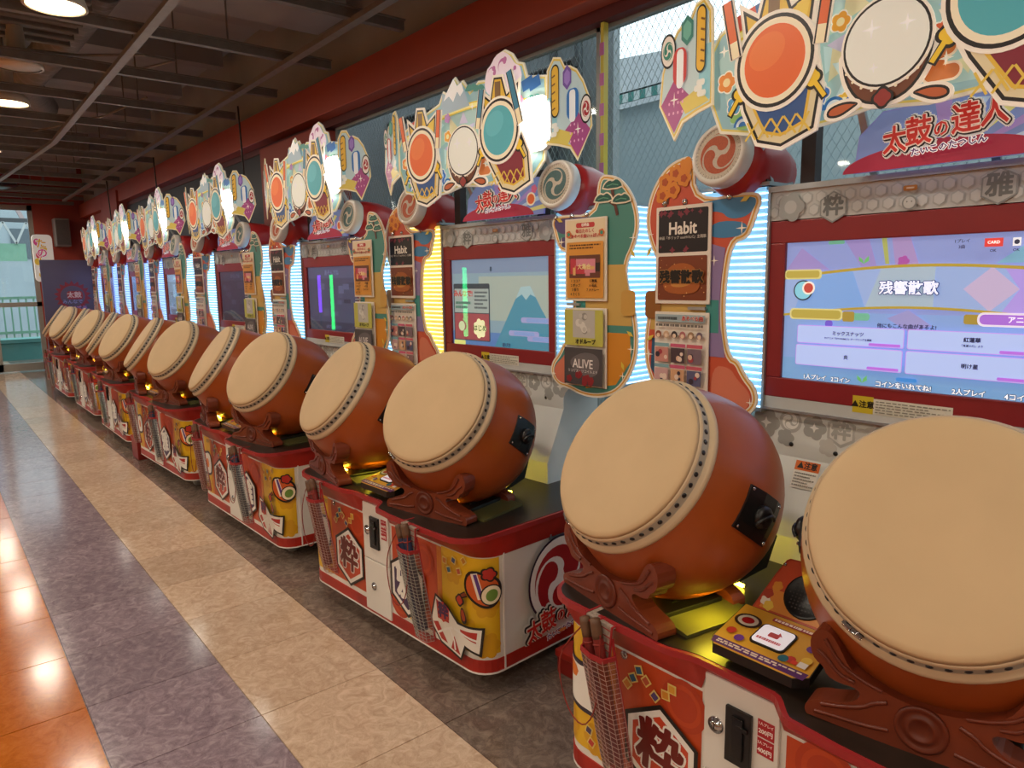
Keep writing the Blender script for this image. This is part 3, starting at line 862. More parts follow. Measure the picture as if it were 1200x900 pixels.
    a.poly([(.43, .325), (.50, .30), (.51, .25), (.44, .25)], [(.575, .25), (.65, .258), (.645, .215), (.58, .235)], [(.54, .21), (.575, .145), (.52, .155)], [(.41, .225), (.46, .17), (.50, .165), (.44, .235)], c='#b8322a')
    a.poly(stroke([(.51, .235), (.54, .19), (.545, .155)], .01), stroke([(.54, .24), (.60, .235), (.65, .225)], .008), stroke([(.44, .19), (.49, .22), (.53, .24)], .009), c='#f4f0ea')
    a.poly(hexa(.475, .285, .042, sx=1.), c='#c43b2c'); a.text('粋', .475, .285, .062, '#4b1f52', .05)
    # crest and title on the right side
    s0 = U_SEAM - (-.27 + .012)  # u = s0 + y on the side face
    cu, cz = s0 + .03, .372
    a.poly(circ(cu, cz, .178, 48), c='#2b1734'); a.poly(circ(cu, cz, .169, 48), c='#efeae4')
    a.poly(circ(cu, cz, .150, 48), c='#efeae4', up=False)
    a.up(); a.poly(*[tomoe(cu, cz, .152, .5 + 2 * pi * i / 3) for i in range(3)], c='#a3161d')
    logo_text(a, cu - .01, .225, .092, sx=.88, rot=.16)
    a.poly(rrect(cu - .03, cu + .005, .158, .170, .004), c='#dd8a3a')
    # same crest on the left side
    s1 = XL + CR - CR * pi / 2
    a.poly(circ(s1 - .33, cz, .178, 48), c='#2b1734'); a.poly(circ(s1 - .33, cz, .169, 48), c='#efeae4')
    a.poly(*[tomoe(s1 - .33, cz, .152, .5 + 2 * pi * i / 3) for i in range(3)], c='#a3161d')
    logo_text(a, s1 - .33, .225, .092, sx=.88, rot=.16)
    m.build('front_print', base)
    # coin door above, service door below
    m = MB(); m.box(-.103, .094, YF - .010, YF, .347, .597, WHITE); d = m.build('coin_door', root, bevel=.002)
    m = MB(); m.box(-.038, .03, YF - .020, YF - .010, .405, .546, BLACK); m.box(-.018, .012, YF - .026, YF - .02, .425, .53, mat('slot_inner', '#0a0a0b', .25, noise=.1))
    m.box(-.006, .024, YF - .027, YF - .02, .5, .512, mat('slot_inner', '#0a0a0b'))
    m.build('coin_slot', d, bevel=.002)
    m = MB(); m.lathe([(.021, 0), (.021, .004), (.013, .005), (.013, .009), (0, .009)], 18, CHROME, M=Matrix.Translation((-.068, YF - .010, .475)) @ Matrix.Rotation(pi / 2, 4, 'X'))
    m.box(-.0695, -.0665, YF - .0195, YF - .018, .467, .483, BLACK); m.build('lock', d)
    m = MB(); a = Art(m, FRONT(YF - .010))
    a.poly(rect(.042, .084, .505, .548), rect(.042, .084, .46, .502), c='#b3202a')
    a.text('1人プレイ', .063, .538, .0085, '#fff4ee', .02); a.text('200円', .063, .520, .0145, '#fff4ee', .03)
    a.text('2人プレイ', .063, .492, .0085, '#fff4ee', .02); a.text('400円', .063, .474, .0145, '#fff4ee', .03)
    m.build('price_sticker', d)
    m = MB(); m.box(-.103, .094, YF - .010, YF, .105, .341, WHITE); d = m.build('service_door', root, bevel=.002)
    m = MB(); m.lathe([(.018, 0), (.018, .004), (.011, .005), (.011, .008), (0, .008)], 18, CHROME, M=Matrix.Translation((-.03, YF - .010, .225)) @ Matrix.Rotation(pi / 2, 4, 'X')); m.build('lock', d)
    m = MB(); a = Art(m, FRONT(YF)); a.poly(rect(-.50, -.425, .50, .545), c='#d9d2c6'); a.poly(rect(-.495, -.43, .53, .542), c='#dd7a2a'); a.lines(-.495, -.43, .505, .528, 4, '#6b625a', seed=5)
    m.lathe([(.012, 0), (.012, .004), (0, .006)], 14, CHROME, M=Matrix.Translation((-.37, YF, .525)) @ Matrix.Rotation(pi / 2, 4, 'X'))
    m.build('notice_label', base)
    # casters
    for x, y in ((-.48, -.24), (.52, -.24), (-.48, .36), (.52, .36)):
        m = MB(); m.lathe([(.012, -.018), (.036, -.016), (.04, 0), (.036, .016), (.012, .018)], 18, mat('caster_grey', '#9a9892', .4, noise=.1), M=Matrix.Translation((x, y, .04)) @ Matrix.Rotation(pi / 2, 4, 'Y'))
        m.box(x - .026, x - .021, y - .02, y + .02, .03, .09, SILVER); m.box(x + .021, x + .026, y - .02, y + .02, .03, .09, SILVER)
        m.box(x - .03, x + .03, y - .03, y + .03, .078, .086, SILVER)
        m.build('caster', root)
    # card console between the drums
    con = MB()
    sl = lambda u, v, w: (u, v, .668 + (v + .40) * .20 + w)
    pts = [(-.088, -.365), (-.07, -.392), (.13, -.392), (.158, -.37), (.142, -.215), (-.095, -.215)]
    con.prism(pts, 0, .022, BLACK, fn=sl); con.prism(grow(pts, -.03), -.022, 0, BLACK, fn=sl)
    con = con.build('card_console', root)
    m = MB(); a = Art(m, lambda u, v, o: sl(u, v, .022 + o))
    a.poly(grow(pts, -.002), c='#d9a233'); a.poly([(-.08, -.385), (.15, -.385), (.152, -.362), (-.085, -.362)], c='#5a2a6b')
    a.lines(-.07, .14, -.381, -.366, 2, '#e8d8c0', .6, 9)
    a.poly(circ(-.05, -.275, .034, 20, .026), c='#3a2a22'); a.poly(circ(-.05, -.275, .026, 20, .02), c='#c9c2b0'); a.poly(circ(-.05, -.275, .016, 18, .012), c='#a3161d')
    a.poly(rect(-.005, .13, -.245, -.232), c='#a3203a'); a.lines(0, .125, -.244, -.233, 1, '#f4e0d0', .7, 3)
    for i, (cx, cy) in enumerate(((.10, -.345), (.12, -.29), (.13, -.33), (.085, -.35), (-.06, -.33), (-.03, -.345))): a.poly(circ(cx, cy, .012, 10), c=['#c23a2a', '#6a3a8a', '#e8c24a', '#2a6a7a'][i % 4], up=False)
    a.up(); a.poly(rect(.12, .14, -.358, -.34), c='#e8e2da'); a.poly(rect(.105, .118, -.357, -.345), c='#d8452a')
    m.build('console_print', con)
    m = MB(); m.prism(rrect(-.012, .075, -.338, -.262, .012), .022, .027, BLACK, fn=sl)
    m.prism(rrect(-.008, .071, -.334, -.266, .010), .027, .0285, mat('reader_white', '#ece8f0', .25, emit=.35, noise=.02), fn=sl)
    a = Art(m, lambda u, v, o: sl(u, v, .0285 + o)); a.poly(rrect(.018, .044, -.305, -.288, .004), c='#d05a5a'); a.poly([(.038, -.291), (.038, -.28), (.05, -.293)], c='#d05a5a'); a.lines(.0, .06, -.325, -.314, 1, '#e07a7a', .8, 2)
    m.build('card_reader', con)
    ph = R(42)      # leaning loudspeaker panel behind the reader
    bk = lambda u, v, w: (u, -.215 + v * sin(ph) - w * cos(ph), .700 + v * cos(ph) + w * sin(ph))
    pp = smooth([(-.092, 0), (-.092, 0), (-.055, .165), (-.04, .178), (.135, .178), (.14, .165), (.142, 0), (.142, 0)], 1)
    m = MB(); m.prism(pp, -.02, 0, mat('console_red', '#a63a22', .35, noise=.1), fn=bk)
    a = Art(m, lambda u, v, o: bk(u, v, o))
    a.poly(grow(pp, -.004), c='#c04a26'); a.poly([(-.07, .03), (.138, .03), (.136, .085), (-.056, .085)], c='#d98a35')
    for cx, cy, c_ in ((-.045, .095, '#d9902f'), (-.06, .05, '#ece4d4'), (-.048, .04, '#e8c24a'), (-.06, .07, '#a63a22'), (.12, .12, '#d9902f')): a.poly(flower(cx, cy, .014, 5, 25), c=c_, up=False)
    a.up(); a.poly([(-.083, .004), (.137, .004), (.137, .024), (-.079, .024)], c='#3f8fb0'); a.text('カードは置いたままプレイしないで下さい', .028, .014, .0115, '#f2f4f0', .02)
    m.build('speaker_panel', con)
    m = MB(); m.lathe([(.058, 0), (.058, .003), (.054, .004), (.05, .001), (0, .001)], 28, BLACK, M=Matrix.Translation(bk(.035, .092, .001)) @ Matrix.Rotation(pi / 2 - ph, 4, 'X'))
    for i in range(-5, 6):
        for j in range(-5, 6):
            if i * i + j * j < 26: m.add([bk(.035 + i * .0088 + du, .092 + j * .0088 + dv, .0035) for du, dv in ((-.002, -.002), (.002, -.002), (.002, .002), (-.002, .002))], [(0, 1, 2, 3)], mat('mesh_hole', '#3a3734', .5, noise=.1))
    m.build('loudspeaker', con)
    m = MB()
    for u, v in ((-.05, .155), (-.075, .02), (.125, .155), (.125, .035)): m.lathe([(.005, 0), (.004, .003), (0, .004)], 8, CHROME, M=Matrix.Translation(bk(u, v, .001)) @ Matrix.Rotation(pi / 2 - ph, 4, 'X'))
    m.build('screw', con, kind='stuff')
    m = MB(); m.prism(smooth([(-.04, .17), (.01, .25), (.1, .25), (.135, .17)], 1), -.012, -.008, mat('print_teal_sheet', '#6f8a70', .25, noise=.35, scale=40), fn=bk); m.build('top_card', con)

def build_tower(root):
    m = MB()
    prof = [(.26, .645), (.26, .74), (.365, .97), (.365, 1.118), (.60, 1.118), (.60, .645)]
    m.prism(prof, -.42, .42, mat('tower_white', '#dfe0dc', .4, noise=.05, scale=4), fn=lambda u, v, w: (w, u, v))
    tw = m.build('lower_tower', root)
    m = MB()
    # printed pattern on the sloped and the upright face: pale grey flowers and hexagons
    def face(u, v, o):
        if v <= .97: 
            t = (v - .74) / .23; return (u, .26 + .105 * t - o, v)
        return (u, .365 - o, v)
    a = Art(m, face)
    for sx in (-1, 1):
        for dx, dz, r, k in ((-.40, 1.07, .05, 'f'), (-.315, 1.085, .038, 't'), (-.235, 1.075, .04, 'f'), (-.15, 1.075, .05, 'h'), (-.07, 1.06, .045, 'f'), (-.33, 1.03, .03, 'f'), (-.02, 1.085, .035, 't'), (-.19, 1.02, .03, 'f')):
            x = dx * (1 if sx < 0 else -1)
            if k == 'f': a.poly(flower(x, dz, r), c='#a9a8a4' if dx < -.22 or dx == -.235 else '#c9c6c0', up=False)
            elif k == 't': a.poly(circ(x, dz, r), c='#b9b7b2', up=False)
            else: a.poly(hexa(x, dz, r), c='#b9b7b2', up=False)
    a.up()
    for sx in (-1, 1):
        for dx, dz, r, k in ((-.40, 1.07, .02, 'f'), (-.315, 1.085, .03, 't'), (-.235, 1.075, .016, 'f'), (-.15, 1.075, .04, 'h'), (-.07, 1.06, .018, 'f'), (-.02, 1.085, .028, 't')):
            x = dx * (1 if sx < 0 else -1)
            if k == 'f': a.poly(star4(x, dz, r, .4), c='#e9e7e2', up=False)
            elif k == 't': a.poly(*[tomoe(x, dz, r, i * 2.094) for i in range(3)], c='#e9e7e2', up=False)
            else:
                a.poly(hexa(x, dz, r), c='#dfdcd6', up=False)
    a.up()
    a.text('粋', -.15, 1.075, .06, '#b0aea9', .04); a.text('粋', .15, 1.075, .06, '#b0aea9', .04)
    # warning sheet on the left half
    a.poly(rect(-.285, -.205, .885, .965), c='#efe9df')
    a.poly(rect(-.285, -.205, .937, .965), c='#dd6b20'); a.text('▲注意', -.245, .951, .022, '#231a14', .03)
    a.lines(-.28, -.21, .89, .933, 5, '#8a837a', .45, 11)
    a.poly(stroke([(-.14, 1.0), (-.155, .90), (-.16, .75)], .003), c='#8d8a86')
    m.build('pattern_print', tw)
    m = MB()
    for x, z in ((-.31, 1.01), (-.165, 1.005), (-.31, .80), (.31, 1.01)):
        y = .365 if z > .97 else .26 + .105 * (z - .74) / .23
        m.lathe([(.008, 0), (.006, .003), (0, .004)], 10, BLACK, M=Matrix.Translation((x, y, z)) @ Matrix.Rotation(pi / 2, 4, 'X'))
    m.build('screw', tw, kind='stuff')
    # monitor housing
    m = MB(); m.box(-.40, .40, .37, .56, 1.118, 1.815, mat('housing_grey', '#b9bcbd', .4, noise=.05)); mon = m.build('monitor', root)
    m = MB()
    for x0, x1, z0, z1 in ((-.40, .40, 1.648, 1.716), (-.40, .40, 1.162, 1.225), (-.40, -.347, 1.225, 1.648), (.349, .40, 1.225, 1.648)): m.box(x0, x1, .345, .372, z0, z1, BEZEL)
    m.build('bezel', mon, bevel=.003)
    m = MB(); m.box(-.402, .402, .335, .372, 1.805, 1.822, SILVER); m.box(-.402, .402, .338, .372, 1.118, 1.126, SILVER)
    m.box(-.406, -.398, .335, .372, 1.118, 1.822, SILVER); m.box(.398, .406, .335, .372, 1.118, 1.822, SILVER); m.build('silver_frame', mon)
    m = MB(); m.box(-.398, .398, .345, .372, 1.126, 1.162, mat('lower_rail_grey', '#c2c2bf', .4, noise=.06)); m.build('lower_rail', mon)
    m = MB(); m.box(-.398, .398, .345, .372, 1.718, 1.805, mat('header_grey', '#c6caca', .35, noise=.06))
    a = Art(m, FRONT(.345), rough=.3)
    for i in range(-9, 10):
        for j in range(2):
            a.poly(hexa(i * .043 + .021 * j, 1.742 + j * .036, .02), c='#b3b8b9', up=False)
    a.up()
    for i in range(-9, 10):
        for j in range(2): a.poly(hexa(i * .043 + .021 * j, 1.742 + j * .036, .015), c='#c9cdcd', up=False)
    a.up()
    for x, z, ch in ((-.198, 1.745, '粋'), (.221, 1.760, '雅')):
        a.poly(hexa(x, z, .046), c='#8d9293'); a.poly(hexa(x, z, .041), c='#b6baba'); a.text(ch, x, z, .062, '#6f7475', .03)
    for x in (-.33, .345): a.poly(flower(x, 1.755, .045), c='#9fa4a5'); a.poly(circ(x, 1.755, .02), c='#b9bdbd')
    a.poly(rrect(-.004, .032, 1.770, 1.784, .005), c='#c98433'); a.poly(rect(.004, .024, 1.775, 1.779), c='#f0dcc0')
    a.poly(circ(.014, 1.738, .019), c='#8f9494'); a.poly(circ(.014, 1.738, .015), c='#c7cac9'); a.poly(circ(.008, 1.741, .002), circ(.020, 1.741, .002), c='#7d8282')
    m2 = MB(); a2 = Art(m2, FRONT(.3445), start=.0002)
    a2.poly(rect(-.112, -.052, 1.146, 1.196), c='#cdb62c'); a2.poly(rect(-.052, .155, 1.146, 1.192), c='#ddd9cb')
    a2.text('▲注意', -.082, 1.171, .022, '#231f10', .03); a2.lines(-.045, .15, 1.150, 1.188, 5, '#8a8578', .4, 21)
    m2.build('caution_label', mon)
    m.build('header', mon)
    m = MB(); m.box(-.347, .349, .350, .353, 1.225, 1.648, SCREENGLASS); m.build('screen_glass', mon)
    # light columns: a stack of clear ribs over a lit back
    # marquee posts and speaker brackets
    for x0, x1 in ((-.315, -.27), (.27, .315)):
        m = MB(); m.box(x0, x1, .36, .40, 1.82, 2.02, mat('post_dark', '#2c1c1f', .45, noise=.1)); m.build('marquee_post', root)
    for s in (-1, 1):
        m = MB(); m.prism([(.40, 1.815), (.62, 1.815), (.58, 1.90), (.44, 1.90)] if s > 0 else [(-.40, 1.815), (-.62, 1.815), (-.58, 1.90), (-.44, 1.90)], .34, .50, BLACK); m.build('speaker_bracket', root)

def column_mesh(key, hot, rib):
    """ribbed light column; ribs and gaps are the lamp itself"""
    H = mat('column_gap_' + key, hot, .3, emit=2.8); Q = mat('column_rib_' + key, rib, .3, emit=.85)
    m = MB(); m.box(-.18, .18, .345, .60, 1.12, 1.83, H)
    n = 32; z0 = 1.122; d = (1.828 - z0) / n
    for i in range(n):
        z = z0 + i * d
        m.prism([(.345, z + d * .12), (.332, z + d * .28), (.332, z + d * .78), (.345, z + d * .94)], -.18, .18, Q, fn=lambda u, v, w: (w, u, v))
        for s_ in (-1, 1): m.prism([(s_ * .18, z + d * .12), (s_ * .193, z + d * .28), (s_ * .193, z + d * .78), (s_ * .18, z + d * .94)], .34, .60, Q, fn=lambda u, v, w: (u, w, v))
    return m
def build_columns(root, kl, kr):
    cols = dict(w=('#cfeeff', '#7fb4d6'), y=('#fff3a8', '#d9bd5c'), b=('#a8c8ff', '#6f92d6'))
    for s, k in ((-1, kl), (1, kr)):
        if ('col', k) not in _cache: _cache[('col', k)] = column_mesh(k, *cols[k]).mesh('light_column')
        o = bpy.data.objects.new('light_column', _cache[('col', k)]); COL.objects.link(o); o.parent = root; o.location = (s * .595, 0, 0)
        for q, (z0, z1) in enumerate(((1.108, 1.121), (1.829, 1.840))):
            if ('cap', q) not in _cache:
                m = MB(); m.box(-.195, .195, .330, .61, z0, z1, SILVER); _cache[('cap', q)] = m.mesh('column_cap')
            f = bpy.data.objects.new('column_cap', _cache[('cap', q)]); COL.objects.link(f); f.parent = o
_cache = {}

def build_wing(root, s):
    """acrylic side sign with cards: s = -1 left, +1 right"""
    fx = lambda P: [(x if s < 0 else -x, z) for x, z in P]
    out = smooth([(-.66, 1.955), (-.655, 1.80), (-.43, 1.815), (-.405, 1.785), (-.42, 1.745), (-.435, 1.70), (-.455, 1.665), (-.505, 1.655), (-.525, 1.54), (-.528, 1.40),
                  (-.505, 1.285), (-.47, 1.275), (-.445, 1.23), (-.40, 1.185), (-.395, 1.13), (-.44, 1.085), (-.50, 1.08), (-.58, 1.055), (-.68, 1.055), (-.78, 1.09),
                  (-.85, 1.19), (-.872, 1.29), (-.855, 1.42), (-.815, 1.52), (-.808, 1.60), (-.85, 1.67), (-.87, 1.75), (-.85, 1.84), (-.80, 1.91), (-.745, 1.945)], 2)
    y = .30
    m = MB(); m.prism(fx(out), y, y + .006, C('#e9dfcf')); w = m.build('side_sign', root)
    if s > 0: w.location = (.114, -.09, .068); w.scale = (.955, 1, .956)      # this sign stands a little further forward
    m = MB(); a = Art(m, FRONT(y))
    if s < 0: top, low, gold, inner = '#c9553a', '#27587d', '#d9a23a', '#3f7fae'
    else: top, low, gold, inner = '#4a8a80', '#d28a2c', '#d9a23a', '#5a4878'
    a.poly(fx(grow(out, -.008)), c=gold)
    a.poly(fx(grow(out, -.014)), c='#f0e6d2')
    a.poly(fx(grow(out, -.019)), c=top)
    a.poly(fx([(-.83, 1.33), (-.60, 1.33), (-.60, 1.09), (-.76, 1.12), (-.835, 1.22)]), c=low)
    a.poly(fx([(-.80, 1.60), (-.60, 1.60), (-.60, 1.36), (-.84, 1.36), (-.83, 1.45)]), c='#c9a55a')
    a.poly(fx(smooth([(-.65, 1.795), (-.435, 1.80), (-.42, 1.775), (-.45, 1.735), (-.52, 1.73), (-.55, 1.76), (-.65, 1.76)], 2)), c=inner)
    a.poly(fx(smooth([(-.58, 1.73), (-.45, 1.72), (-.46, 1.68), (-.53, 1.67), (-.60, 1.68)], 2)), c=inner)
    a.poly(fx([(-.60, 1.66), (-.53, 1.64), (-.545, 1.52), (-.545, 1.40), (-.52, 1.28), (-.60, 1.28)]), c='#8d7aa8' if s < 0 else '#c9b48a')
    a.poly(fx([(-.60, 1.47), (-.55, 1.47), (-.548, 1.36), (-.60, 1.36)]), c='#3f8f8a')
    a.poly(fx(smooth([(-.57, 1.10), (-.45, 1.10), (-.415, 1.145), (-.43, 1.18), (-.47, 1.21), (-.5, 1.25), (-.57, 1.25)], 2)), c='#d5795f')
    # tree with flowers (left) or pine (right) above, stars, leaves
    if s < 0:
        a.poly(stroke([(-.77, 1.80), (-.765, 1.86), (-.74, 1.91)], .012), stroke([(-.765, 1.85), (-.70, 1.88)], .01), c='#5a2f22')
        for cx, cz in ((-.78, 1.875), (-.735, 1.90), (-.745, 1.845), (-.70, 1.88), (-.79, 1.83), (-.69, 1.92)): a.poly(flower(cx, cz, .03), c='#dd8a2c', up=False)
        a.up()
        for cx, cz in ((-.78, 1.875), (-.735, 1.90), (-.745, 1.845), (-.70, 1.88), (-.79, 1.83)): a.poly(flower(cx, cz, .014), c='#b5521f', up=False)
        a.up()
    else:
        a.poly(fx(stroke([(-.765, 1.79), (-.75, 1.84), (-.735, 1.90)], .014)), fx(stroke([(-.75, 1.83), (-.70, 1.86)], .010)), c='#5a2f22')
        for cx, cz, q in ((-.74, 1.895, .048), (-.695, 1.848, .045), (-.785, 1.838, .045)):
            P_ = fx(pine(cx, cz, q)[0]); a.poly(grow(P_, .006), c='#e4dcc4'); a.poly(P_, c='#1d5a50')
            a.poly(fx(stroke([(cx - q * .6, cz + q * .2), (cx, cz + q * .32), (cx + q * .6, cz + q * .2)], .004)), c='#5a9a7a')
    for cx, cz, q in ((-.845, 1.70, .02), (-.47, 1.70, .022), (-.84, 1.27, .02), (-.57, 1.60, .018), (-.42, 1.14, .016), (-.80, 1.16, .018)): a.poly(fx(star4(cx, cz, q)), c='#f6f0e2', up=False)
    a.up()
    for cx, cz, q in ((-.845, 1.64, 1.), (-.835, 1.33, .6), (-.80, 1.20, 1.2), (-.46, 1.79, .4)): a.poly(fx([(cx + .02 * cos(q), cz + .02 * sin(q)), (cx - .008 * sin(q), cz + .008 * cos(q)), (cx - .02 * cos(q), cz - .02 * sin(q)), (cx + .008 * sin(q), cz - .008 * cos(q))]), c='#d9c24a', up=False)
    a.up()
    a.poly(fx(rrect(-.86, -.79, 1.40, 1.50, .02)), c='#8f5a24' if s < 0 else '#c79a4a')
    m.build('sign_print', w)
    # two card holders
    cx0, cx1 = (-.81, -.58) if s < 0 else (.495, .72)
    m = MB()
    for z0, z1 in ((1.455, 1.79), (1.10, 1.427)):
        m.box(cx0, cx1, y - .012, y - .006, z0, z1, C('#e6dcd0'))
    m.build('card_holder', w, bevel=.002)
    m = MB()
    a = Art(m, FRONT(y - .012))
    xm = (cx0 + cx1) / 2; W = cx1 - cx0
    rr = random.Random(9)
    if s < 0:
        A_ = rrect(cx0 + .012, cx1 - .012, 1.632, 1.778, .006); B_ = rrect(cx0 + .012, cx1 - .012, 1.468, 1.620, .006)
        a.poly(A_, c='#1c1218'); a.poly(B_, c='#7a3a1e')
        for i in range(16):
            t = rr.random(); a.poly(star4(cx0 + .02 + t * (W - .04), 1.645 + .12 * (rr.random() < .5) + rr.uniform(-.008, .01), rr.uniform(.006, .014), .5), c='#7d2a3c', up=False)
        a.up(); a.text('Habit', xm, 1.712, .058, '#ece6dc', .025, sx=.92); a.text("映画『ホリック xxxHOLiC』主題歌", xm, 1.682, .0125, '#c9c2b8', .01)
        a.poly(smooth([(cx0 + .03, 1.50), (cx0 + .05, 1.58), (xm, 1.60), (cx1 - .05, 1.58), (cx1 - .03, 1.50), (xm, 1.485)], 2), c='#a85a26')
        a.poly(smooth([(cx0 + .055, 1.52), (xm, 1.575), (cx1 - .055, 1.53), (xm, 1.51)], 2), c='#c98a45')
        for i in range(22): a.poly(circ(cx0 + .02 + rr.random() * (W - .04), 1.48 + rr.random() * .13, rr.uniform(.001, .003), 6), c='#e0b070', up=False)
        a.up(); a.otext('残響散歌', xm, 1.546, .046, '#1a1008', '#b07a40', .05, .05)
        a.poly(rect(cx0 + .01, cx1 - .01, 1.392, 1.418), c='#9fb3bb'); a.lines(cx0 + .02, xm - .01, 1.398, 1.412, 1, '#4a5358', .7, 4); a.otext('あそべる曲', xm + .055, 1.405, .018, '#c23a3a', '#f2e8e0')
        a.lines(cx0 + .015, cx1 - .015, 1.374, 1.388, 1, '#6a6560', .6, 8)
        for i in range(6): a.poly(circ(cx0 + .027 + i * .035, 1.348, .013, 14), c=['#8a4a3a', '#caa78a', '#3a3438', '#b06a6a', '#9a7a5a', '#6a5a6a'][i], up=False)
        a.up()
        for i in range(6): a.poly(circ(cx0 + .027 + i * .035, 1.344, .008, 12), c='#e8cdb4', up=False)
        a.up()
        for r_ in range(3):
            for c_ in range(3):
                x = cx0 + .012 + c_ * .07; z = 1.305 - r_ * .075
                a.poly(rect(x, x + .064, z, z + .012), c=['#7ea6b0', '#c85a7a', '#c85a6a'][c_], up=False)
                a.poly(rect(x + .003, x + .061, z - .055, z - .003), c=['#c98a80', '#4a3a42', '#7a6672', '#caa0a0', '#d0a07a', '#5a5a7a', '#b0a0c0', '#d0b09a', '#8a6a6a'][r_ * 3 + c_], up=False)
        a.up()
        for r_ in range(3):
            for c_ in range(3):
                x = cx0 + .012 + c_ * .07; z = 1.305 - r_ * .075
                for _ in range(3): a.poly(circ(x + rr.uniform(.012, .052), z - rr.uniform(.015, .045), rr.uniform(.006, .012), 9), c=['#e8d0c0', '#a8404a', '#e0b8a0', '#3a3040'][rr.randrange(4)], up=False)
        a.up()
    else:
        a.poly(rrect(cx0 + .008, cx1 - .008, 1.462, 1.784, .006), c='#e3d3b0'); a.poly(rrect(xm - .05, xm + .05, 1.752, 1.772, .009), c='#c23a3a'); a.text('収録曲', xm, 1.762, .014, '#fff4ea', .03)
        a.text('毎日たのしく', xm, 1.738, .017, '#c23a3a', .03); a.text('あそべる曲いっぱい', xm, 1.718, .017, '#c23a3a', .03)
        for dx in (-.088, .088): a.poly(flower(xm + dx, 1.728, .016), c='#d0703a', up=False); a.poly(circ(xm + dx, 1.728, .008, 12), c='#3f8f7a', up=False)
        a.up()
        a.poly(rrect(cx0 + .014, cx1 - .014, 1.468, 1.695, .006), c='#d9963a'); a.lines(cx0 + .03, cx1 - .03, 1.665, 1.688, 2, '#5a3a14', .5, 3)
        a.poly(rect(cx0 + .03, cx1 - .03, 1.55, 1.642), c='#6a3a2a'); a.poly(rect(cx0 + .03, cx1 - .03, 1.575, 1.61), c='#2c2018')
        for i in range(14): a.poly(rect(cx0 + .035 + rr.random() * .15, cx0 + .05 + rr.random() * .15, 1.555 + rr.random() * .075, 1.56 + rr.random() * .075), c=['#e0b070', '#c23a4a', '#d98a9a'][i % 3], up=False)
        a.up(); a.text('大集合', xm, 1.594, .024, '#f0d9a0', .03)
        for i, (l, r_) in enumerate((('1 ココア', '5 夜風'), ('2 ポップ', '6 花火'), ('3 祭り', '7 メドレー'), ('4 さくら', ''))):
            a.text(l, xm - .045, 1.537 - i * .018, .014, '#2a1c10', .02, up=False)
            if r_: a.text(r_, xm + .05, 1.537 - i * .018, .014, '#2a1c10', .02, up=False)
        a.up()
        a.poly(rect(cx0 + .008, cx1 - .008, 1.272, 1.42), c='#bdb955'); a.poly(rect(cx0 + .055, cx1 - .05, 1.305, 1.418), c='#b9b6b0')
        for _ in range(5): a.poly(circ(xm + rr.uniform(-.03, .03), 1.36 + rr.uniform(-.03, .035), .016, 14), c=['#d6d3cc', '#8f8c88'][_ % 2], up=False)
        a.up()
        for _ in range(5): a.poly(circ(xm + rr.uniform(-.03, .03), 1.36 + rr.uniform(-.03, .035), .010, 12), c='#c2bfb8', up=False)
        a.up(); a.text('オドループ', xm + .012, 1.288, .022, '#1c1a12', .05)
        a.poly(rect(cx0 + .008, cx1 - .008, 1.108, 1.262), c='#4a4648')
        a.poly(smooth([(cx0 + .02, 1.20), (xm, 1.25), (cx1 - .02, 1.235), (cx1 - .03, 1.15), (xm, 1.14)], 2), c='#6a6466')
        for q in range(8): a.poly(flower(cx0 + .03 + rr.random() * .16, 1.118 + rr.random() * .035, .016), c='#8a2a30', up=False)
        a.up(); a.text('ALIVE', xm, 1.195, .052, '#efe9e6', .01, sx=.85); a.text('リコリス・リコイルより', xm, 1.165, .015, '#d8d2d0', .01)
    m.build('song_card', w)
    m = MB()
    for x in (cx0 + .03, xm, cx1 + .06 if s < 0 else cx0 - .06):
        m.lathe([(.011, 0), (.011, .004), (.006, .008), (0, .008)], 10, CHROME, M=Matrix.Translation((x, y - .001, 1.802)) @ Matrix.Rotation(pi / 2, 4, 'X'))
    m.box(xm + .03 if s < 0 else xm - .1, xm + .1 if s < 0 else xm - .03, y - .016, y, 1.436, 1.446, SILVER)
    m.build('sign_clip', w, kind='stuff')
def fx_list(L, fx): return [fx(p) for p in L]

